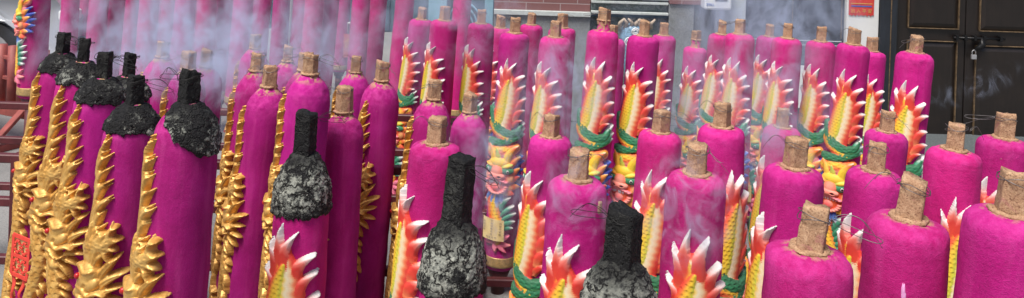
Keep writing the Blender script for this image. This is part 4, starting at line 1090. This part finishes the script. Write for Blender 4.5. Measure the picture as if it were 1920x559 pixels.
# bolt and padlock
b = empty('bolt', (0, 0, 0)); b.name = 'bolt'; b.parent = t; b.matrix_parent_inverse = Matrix.Translation(-t.location)
zb = wz(1830, 71); vs, fs = tube_geo([(wx(1784), WY-.035, zb), (wx(1880), WY-.035, zb)], .011, 12); link('bolt_bar', mesh_from('bolt_bar', vs, fs, M['bolt']), b)
for px in (1790, 1806, 1824, 1842, 1872): put_box('bracket', wx(px)-.012, wx(px)+.012, WY-.052, WY, zb-.022, zb+.022, M['bolt'], b, .004)
vs, fs = tube_geo([(wx(1838), WY-.04, zb), (wx(1837), WY-.045, zb-.05), (wx(1832), WY-.045, zb-.075), (wx(1822), WY-.045, zb-.10)], [.016, .03, .024, .01], 10); link('hasp', mesh_from('hasp', vs, fs, M['bolt']), b)
t = empty('padlock', (wx(1821), WY-.05, wz(1821, 105)), 'small steel padlock hanging on the dark door bolt', 'padlock')
bm = bmesh.new(); add_box(bm, (0, 0, 0), (.044, .02, .040), bevel=.004); link('lock_body', bm_mesh('lock_body', bm, M['steel']), t)
vs, fs = tube_geo([(-.015, 0, .018), (-.015, 0, .045), (-.009, 0, .056), (0, 0, .060), (.009, 0, .056), (.015, 0, .045), (.015, 0, .018)], .004, 8); link('shackle', mesh_from('shackle', vs, fs, M['steel']), t)
put_box('porch_roof', wx(900), wx(2300), 6.6, 9, 3.2, 3.35, M['slate']); tag(bpy.data.objects['porch_roof'], 'dark eave slab over the temple wall, above the frame', 'roof')

# area behind the middle: teal side wall with a ring window and a pink urn
SY = 8.6
t = empty('side_wall', (wx(850, SY), SY, 0), 'dull teal wall with a pale blue column and round grille behind the back row', 'wall')
def spart(name, px0, px1, zz0, zz1, mat, dy=0, th=.3, bevel=.004):
    o = put_box(name, wx(px0, SY), wx(px1, SY), SY-dy, SY+th, zz0, zz1, mat, None, bevel); o.parent = t; o.matrix_parent_inverse = Matrix.Translation(-t.location); return o
spart('wall_face', 735, 1010, .0, 3.2, M['teal']); spart('column', 804, 838, .0, 3.3, M['blue_trim'], dy=.12, th=0); spart('column', 908, 924, .0, 3.3, M['blue_trim'], dy=.12, th=0); spart('skirting', 840, 905, .0, .35, M['teal2'], dy=.03, th=0)
bm = bmesh.new()
for rr in (.24, .18, .12, .06):
    vs_, fs_ = [], []; n = 36
o_c = Vector((wx(870, SY), SY-.03, wz(870, 50, SY)))-t.location
for rr in (.26, .20, .14, .08):
    vs, fs = [], []
    for k in range(40):
        a = 2*math.pi*k/40
        for j in range(6):
            b_ = 2*math.pi*j/6; q = rr+.012*math.cos(b_); vs.append((o_c.x+q*math.cos(a)*.7, o_c.y+.012*math.sin(b_), o_c.z+q*math.sin(a)))
    for k in range(40):
        for j in range(6): fs.append((k*6+j, ((k+1) % 40)*6+j, ((k+1) % 40)*6+(j+1) % 6, k*6+(j+1) % 6))
    link('grille_ring', mesh_from('grille_ring', vs, fs, M['blue_trim']), t)
bm.free()
t = empty('stacked_urn', (wx(866, 7.6), 7.6, 0), 'pinkish stacked urn standing in the gap between two painted dragons', 'urn')
vs, fs = [], []; prof = [(.0, 0), (.14, 0), (.15, .25)]
for k in range(5): prof += [(.09, .26+k*.09), (.13, .29+k*.09), (.13, .32+k*.09), (.09, .345+k*.09)]
prof += [(.05, .72), (0, .72)]; n = 28
for r, z in prof:
    for k in range(n): a = 2*math.pi*k/n; vs.append((r*math.cos(a), r*math.sin(a), z))
for i in range(len(prof)-1):
    for k in range(n): fs.append((i*n+k, i*n+(k+1) % n, (i+1)*n+(k+1) % n, (i+1)*n+k))
link('urn_body', mesh_from('urn_body', vs, fs, M['pink_pot']), t)
vs, fs = tube_geo([(-.05, 0, .72), (-.06, 0, .78), (0, 0, .82), (.06, 0, .78), (.05, 0, .72)], .012, 8); link('urn_handle', mesh_from('urn_handle', vs, fs, M['pink_pot']), t)

# street building far behind the tall sticks
FY = 12.5
t = empty('shop_house', (wx(420, FY), FY, 0), 'shuttered blue grey shop house across the yard, behind the smoke', 'building')
def fpart(name, px0, px1, zz0, zz1, mat, dy=0, th=.3, bevel=.004, par=None):
    o = put_box(name, wx(px0, FY), wx(px1, FY), FY-dy, FY+th, zz0, zz1, mat, None, bevel); o.parent = t; o.matrix_parent_inverse = Matrix.Translation(-t.location); return o
fpart('wall', 100, 1000, 0, 4.2, M['teal'])
for k in range(6):
    a = 125+k*105; fpart('shutter', a, a+80, .02, 2.6, M['teal2'] if k % 2 else M['slate'], dy=.03, th=0); fpart('shutter_frame', a-4, a, .02, 2.7, M['blue_trim'], dy=.06, th=0)
    for j in range(8): fpart('shutter_rib', a+1, a+79, .1+j*.3, .13+j*.3, M['teal'], dy=.045, th=-.031, bevel=0)
t = empty('white_pole', (wx(546, 8), 8, 0), 'thin pale pole seen between tall sticks in the smoke', 'pole')
bm = bmesh.new(); add_cyl(bm, (0, 0, 0), (0, 0, 3.2), .028, 20); link('shaft', bm_mesh('shaft', bm, M['white_wall'], True), t); bm = bmesh.new(); add_cyl(bm, (0, 0, 0), (0, 0, .03), .09, 20); link('base_plate', bm_mesh('base_plate', bm, M['white_wall'], True), t)
t = empty('red_banner', (wx(654, 8), 8, 0), 'narrow red banner with a gold character between two tall sticks', 'banner')
zt, zb = wz(654, 64, 8), wz(654, 108, 8)
bm = bmesh.new(); add_box(bm, (0, 0, (zt+zb)/2), (.10, .006, zt-zb), bevel=.001); link('cloth', bm_mesh('cloth', bm, M['banner']), t)
text_obj('lettering', '合', (wx(654, 8), 7.9955, (zt+zb)/2+.02), .10, M['poster_gold'], t)
bm = bmesh.new(); add_box(bm, (0, .02, (zt+.10+0)/2), (.03, .03, zt+.10), bevel=.003); link('post', bm_mesh('post', bm, M['iron']), t)
o = put_box('notice_board', wx(651, 8.4), wx(664, 8.4), 8.4, 8.43, wz(656, 60, 8.4), wz(656, 42, 8.4), M['white_wall']); tag(o, 'small blank white notice board above the red banner', 'board')
t = empty('beige_sign', (wx(694, 8.3), 8.3, 0), 'beige upright sign with one dark character seen through the smoke', 'sign')
za, zz_ = wz(694, 18, 8.3), wz(694, 54, 8.3)
bm = bmesh.new(); add_box(bm, (0, 0, (za+zz_)/2), (.13, .02, za-zz_), bevel=.003); link('board', bm_mesh('board', bm, M['paper']), t); text_obj('lettering', '柏', (wx(694, 8.3), 8.2885, (za+zz_)/2), .085, M['ink'], t)
bm = bmesh.new(); add_box(bm, (0, .03, zz_/2+.1), (.03, .03, zz_+.2), bevel=.003); link('post', bm_mesh('post', bm, M['iron']), t)

# silver car at the far left
CY = 9.0
t = empty('parked_car', (wx(0, CY)-1.0, CY, 0), 'silver car parked behind the red fence, only its lower side in view', 'car')
x0 = -2.2; x1 = 2.25
out = [(x0, .35), (x0+.02, .75), (x0+.15, .92), (x0+.75, 1.0), (x0+1.35, 1.38), (x0+2.7, 1.42), (x0+3.4, 1.02), (x1-.15, .92), (x1, .72), (x1, .36)]
wheels = (x0+.85, x1-.80)
bot = []
for wxx in reversed(wheels):
    bot.append((wxx+.39, .30))
    for k in range(9): a = math.pi*k/8; bot.append((wxx+.37*math.cos(a), .32+.37*math.sin(a)))
    bot.append((wxx-.39, .30))
poly = out+[(x1-.02, .28)]+bot+[(x0+.02, .28)]
vs = []; fs = []; np_ = len(poly)
for y, ins in ((-.84, 0), (-.87, 0), (.87, 0), (.84, 0)):
    for x, z in poly:
        sl_ = max(0, z-.95)*.35*(1 if y > 0 else -1); vs.append((x*(.99 if abs(y) < .86 else 1)*(1), y*(.97 if abs(y) < .86 else 1)+0-sl_, z))
for L in range(3):
    for i in range(np_): j = (i+1) % np_; fs.append((L*np_+i, L*np_+j, (L+1)*np_+j, (L+1)*np_+i))
bm = bmesh.new(); bv = [bm.verts.new(v) for v in vs]
for f in fs: bm.faces.new([bv[i] for i in f])
f1 = bm.faces.new([bv[i] for i in range(np_)][::-1]); f2 = bm.faces.new([bv[3*np_+i] for i in range(np_)])
bmesh.ops.triangulate(bm, faces=[f1, f2]); bmesh.ops.recalc_face_normals(bm, faces=bm.faces)
link('body', bm_mesh('body', bm, M['car']), t)
for wxx in wheels:
    for s in (-1, 1):
        bm = bmesh.new(); add_cyl(bm, (wxx, s*.66, .32), (wxx, s*.86, .32), .32, 36); w_ = link('wheel', bm_mesh('wheel', bm, M['tyre'], False), t)
        bm = bmesh.new(); add_cyl(bm, (wxx, s*.80, .32), (wxx, s*.868, .32), .21, 28); link('rim', bm_mesh('rim', bm, M['steel']), w_)
for a, b_ in ((x0+1.42, x0+2.02), (x0+2.1, x0+2.85)): 
    bm = bmesh.new(); add_box(bm, ((a+b_)/2, -.775, 1.17), (b_-a, .03, .26), rx=math.radians(19), bevel=.01); link('side_window', bm_mesh('side_window', bm, M['glass']), t)
tv = bmesh.new(); add_box(tv, (0.02, -.868, .33), (1.9, .02, .09), bevel=.006); link('sill_trim', bm_mesh('sill_trim', tv, M['trim']), t)
for xx in (x0+1.35, x0+2.06, x0+3.1):
    bm = bmesh.new(); add_box(bm, (xx, -.872, .66), (.008, .006, .60), bevel=0); link('door_gap', bm_mesh('door_gap', bm, M['trim']), t)
for xx in (x0+1.9, x0+2.6):
    bm = bmesh.new(); add_box(bm, (xx, -.885, .84), (.16, .03, .03), bevel=.008); link('door_handle', bm_mesh('door_handle', bm, M['trim']), t)
bm = bmesh.new(); add_box(bm, (x1-.06, -.74, .74), (.14, .22, .10), bevel=.02); link('headlight', bm_mesh('headlight', bm, M['box_white']), t)
bm = bmesh.new(); add_box(bm, (x1-.03, 0, .42), (.12, 1.5, .16), bevel=.03); link('bumper', bm_mesh('bumper', bm, M['trim']), t)

# red fence
t = empty('street_barrier', (P(20, 240, 6.9).x, 6.9, 0), 'faded red iron barrier with stout pipe posts in front of the silver car', 'barrier')
p0 = Vector((P(96, 235, 6.2).x, 6.15, 0)); dirv = Vector((-.93, .42, 0)).normalized()
def fo(p): return p-t.location
for k in range(13):
    q = p0+dirv*(.05+k*.125+(.0 if k % 2 else .012)); bm = bmesh.new(); add_cyl(bm, fo(q+Vector((0, 0, .28))), fo(q+Vector((0, 0, .76))), .038, 18)
    link('post', bm_mesh('post', bm, M['rust'], True), t)
for zz, th in ((.25, .075), (.50, .03), (.66, .03)):
    bm = bmesh.new(); add_bar(bm, fo(p0+dirv*-.05+Vector((0, 0, zz))), fo(p0+dirv*1.7+Vector((0, 0, zz))), th, th); link('rail', bm_mesh('rail', bm, M['rust']), t)
sidev = Vector((.42, .93, 0))
for k in (.25, 1.4):
    q = p0+dirv*k
    for s in (-1, 1): bm = bmesh.new(); add_bar(bm, fo(q+Vector((0, 0, .30))), fo(q+sidev*s*.30+Vector((0, 0, .03))), .06, .03); link('foot_strut', bm_mesh('foot_strut', bm, M['rust']), t)
    bm = bmesh.new(); add_bar(bm, fo(q-sidev*.36+Vector((0, 0, .025))), fo(q+sidev*.36+Vector((0, 0, .025))), .06, .05); link('foot_bar', bm_mesh('foot_bar', bm, M['rust']), t)

# incense racks
def rack(name, label, y0, y1, xs, zs, posts):
    t = empty('incense_rack', (xs[0], y0, 0), label, 'rack', 'iron racks that hold the incense sticks')
    o = t.location
    for z in zs:
        for y in (y0, y1):
            bm = bmesh.new(); add_bar(bm, Vector((xs[0], y, z))-o, Vector((xs[1], y, z))-o, .035, .035); link('rail', bm_mesh('rail', bm, M['iron']), t)
    for x in posts:
        for y in (y0, y1):
            bm = bmesh.new(); add_bar(bm, Vector((x, y, 0))-o, Vector((x, y, zs[0]+.02))-o, .05, .05); link('post', bm_mesh('post', bm, M['iron']), t)
            bm = bmesh.new(); add_box(bm, Vector((x, y, .006))-o, (.14, .14, .012), bevel=.002); link('foot_plate', bm_mesh('foot_plate', bm, M['iron']), t)
        for z in zs:
            bm = bmesh.new(); add_bar(bm, Vector((x+.001, y0+.026, z-.0035))-o, Vector((x+.001, y1-.026, z-.0035))-o, .03, .03); link('cross_bar', bm_mesh('cross_bar', bm, M['iron']), t)
    return t
def rx_(px, Y): return P(px, 300, Y).x
rack('a', 'maroon iron rack at the left edge under the gold dragons', 3.32, 4.15, (rx_(-420, 3.3), rx_(780, 3.3)), (.86, .68, .44), [rx_(37, 3.32), rx_(-380, 3.32), rx_(770, 3.32)])
rack('b', 'maroon iron rack showing low between the middle painted dragons', 3.62, 4.42, (rx_(800, 3.4), rx_(2150, 3.4)), (.27, .10), [rx_(898, 3.62), rx_(1150, 3.62), rx_(1422, 3.62), rx_(1900, 3.62)])
t = empty('gusset_plate', (0, 0, 0)); bpy.data.objects.remove(t)

# red paper charm hanging on the leftmost stick
A = P(38, 482, 3.0)
t = empty('paper_charm', A, 'red cut paper charm with ribbon hanging beside the leftmost gold dragon', 'charm')
bm = bmesh.new()
hx, hz = .042, .075
for k in range(6): add_box(bm, (-hx+.0, 0, -hz+k*.0), (.0001, .0001, .0001)) if False else None
for (cx_, cz_, sx_, sz_) in ((0, hz, .09, .016), (0, -hz, .09, .016), (-hx, 0, .014, .152), (hx, 0, .014, .152), (0, 0, .084, .014)): add_box(bm, (cx_, (0 if sz_ > .02 else .0004), cz_), (sx_, .004, sz_), bevel=.001)
for (cx_, cz_) in ((-.018, .036), (.018, .036), (-.018, -.036), (.018, -.036)):
    for a in range(10):
        th = a*math.pi/5; add_box(bm, (cx_+.013*math.cos(th), -.0005, cz_+.022*math.sin(th)), (.009, .005, .009), ry=-th, bevel=.0015)
link('cut_frame', bm_mesh('cut_frame', bm, M['charm']), t)
bm = bmesh.new(); add_box(bm, (0, .006, 0), (.075, .002, .14), bevel=.0005); link('backing', bm_mesh('backing', bm, M['paper']), t)
for s in (-.03, .018):
    vs, fs = [], []
    for i in range(18):
        z = -.08-i*.012; x = s+.006*math.sin(i*.7+s*50); y = .004*math.sin(i*.9)
        vs += [(x-.008, y, z), (x+.008, y+.003*math.sin(i), z), (x-.008, y+.002, z), (x+.008, y+.002+.003*math.sin(i), z)]
    for i in range(17):
        a = i*4; fs += [(a, a+1, a+5, a+4), (a+2, a+6, a+7, a+3), (a, a+4, a+6, a+2), (a+1, a+3, a+7, a+5)]
    link('ribbon', mesh_from('ribbon', vs, fs, M['charm']), t)
t.rotation_euler = (math.radians(2), math.radians(6), math.radians(-22))

# ------------------------------------------------------------------ smoke
def smoke(px, py, d, sx, sy, sz, dens_, scale, lo, hi, seed, tilt=0, dist=1.2, col=(.68, .77, 1.0), stretch=(1, 1, .7)):
    m = bpy.data.materials.new('joss_smoke'); m.use_nodes = True; t = m.node_tree; t.nodes.clear()
    out = nd(t, 'ShaderNodeOutputMaterial'); pv_ = nd(t, 'ShaderNodeVolumePrincipled'); t.links.new(pv_.outputs[0], out.inputs['Volume'])
    pv_.inputs['Color'].default_value = (*col, 1); pv_.inputs['Anisotropy'].default_value = .0
    tc = nd(t, 'ShaderNodeTexCoord').outputs['Object']
    ln = nd(t, 'ShaderNodeVectorMath', operation='LENGTH'); t.links.new(tc, ln.inputs[0])
    fall = nd(t, 'ShaderNodeMapRange', interpolation_type='SMOOTHSTEP'); t.links.new(ln.outputs['Value'], fall.inputs[0]); fall.inputs[1].default_value = 1.0; fall.inputs[2].default_value = .25
    mp = nd(t, 'ShaderNodeMapping'); mp.inputs['Scale'].default_value = (sx*stretch[0], sy*stretch[1], sz*stretch[2]); mp.inputs['Location'].default_value = (seed*3.3, seed*1.9, seed)
    t.links.new(tc, mp.inputs[0])
    n = noise_n(t, scale, 5, .62, dist, mp.outputs[0])
    r = nd(t, 'ShaderNodeMapRange', interpolation_type='SMOOTHSTEP'); t.links.new(n.outputs[0], r.inputs[0]); r.inputs[1].default_value = lo; r.inputs[2].default_value = hi
    dn = math_n(t, 'MULTIPLY', math_n(t, 'MULTIPLY', r.outputs[0], fall.outputs[0]), dens_); t.links.new(dn, pv_.inputs['Density'])
    bm = bmesh.new(); bmesh.ops.create_icosphere(bm, subdivisions=3, radius=1.0)
    o = link('smoke', bm_mesh('smoke', bm, m, True)); o.location = P(px, py, d); o.scale = (sx, sy, sz); o.rotation_euler = (0, math.radians(tilt), 0)
    tag(o, kind='stuff'); return o
smoke(385, 95, 4.4, 1.15, .7, .62, 5.2, 5.5, .51, .66, 1, dist=1.0)
smoke(650, 40, 4.8, 1.1, .5, .70, 1.8, 6, .49, .66, 2, dist=1.2)
smoke(395, 112, 3.15, .50, .20, .24, 14, 11, .50, .64, 3, dist=1.3)
smoke(340, 60, 3.5, .25, .18, .22, 13, 11, .48, .64, 14, dist=1.3)
smoke(230, 70, 4.2, .55, .30, .35, 5, 9, .50, .65, 11, dist=1.2)
smoke(560, 90, 3.6, .40, .25, .30, 4.5, 10, .49, .65, 12, dist=1.2)
smoke(860, 40, 4.4, .55, .30, .35, 3, 8, .48, .66, 13)
smoke(1440, 30, 5.3, .75, .6, .50, 4.0, 6, .46, .64, 4)
smoke(1230, 60, 4.6, .5, .4, .35, 1.2, 7, .48, .66, 15)
smoke(1285, 390, 1.98, .17, .07, .20, 12, 15, .50, .62, 5, dist=2.0)
smoke(1075, 380, 2.0, .16, .06, .18, 10, 15, .51, .62, 6, dist=2.0)
smoke(1050, 170, 3.2, .30, .2, .34, 6, 11, .48, .63, 7, dist=1.8)
smoke(1400, 210, 2.9, .42, .25, .46, 6.5, 9, .47, .62, 8, dist=1.6)
smoke(1830, 160, 5.6, .42, .06, .13, 5.5, 8, .51, .66, 9, tilt=-22, dist=1.6)
smoke(925, 320, 2.9, .22, .15, .42, 7, 12, .48, .63, 10, dist=1.8)
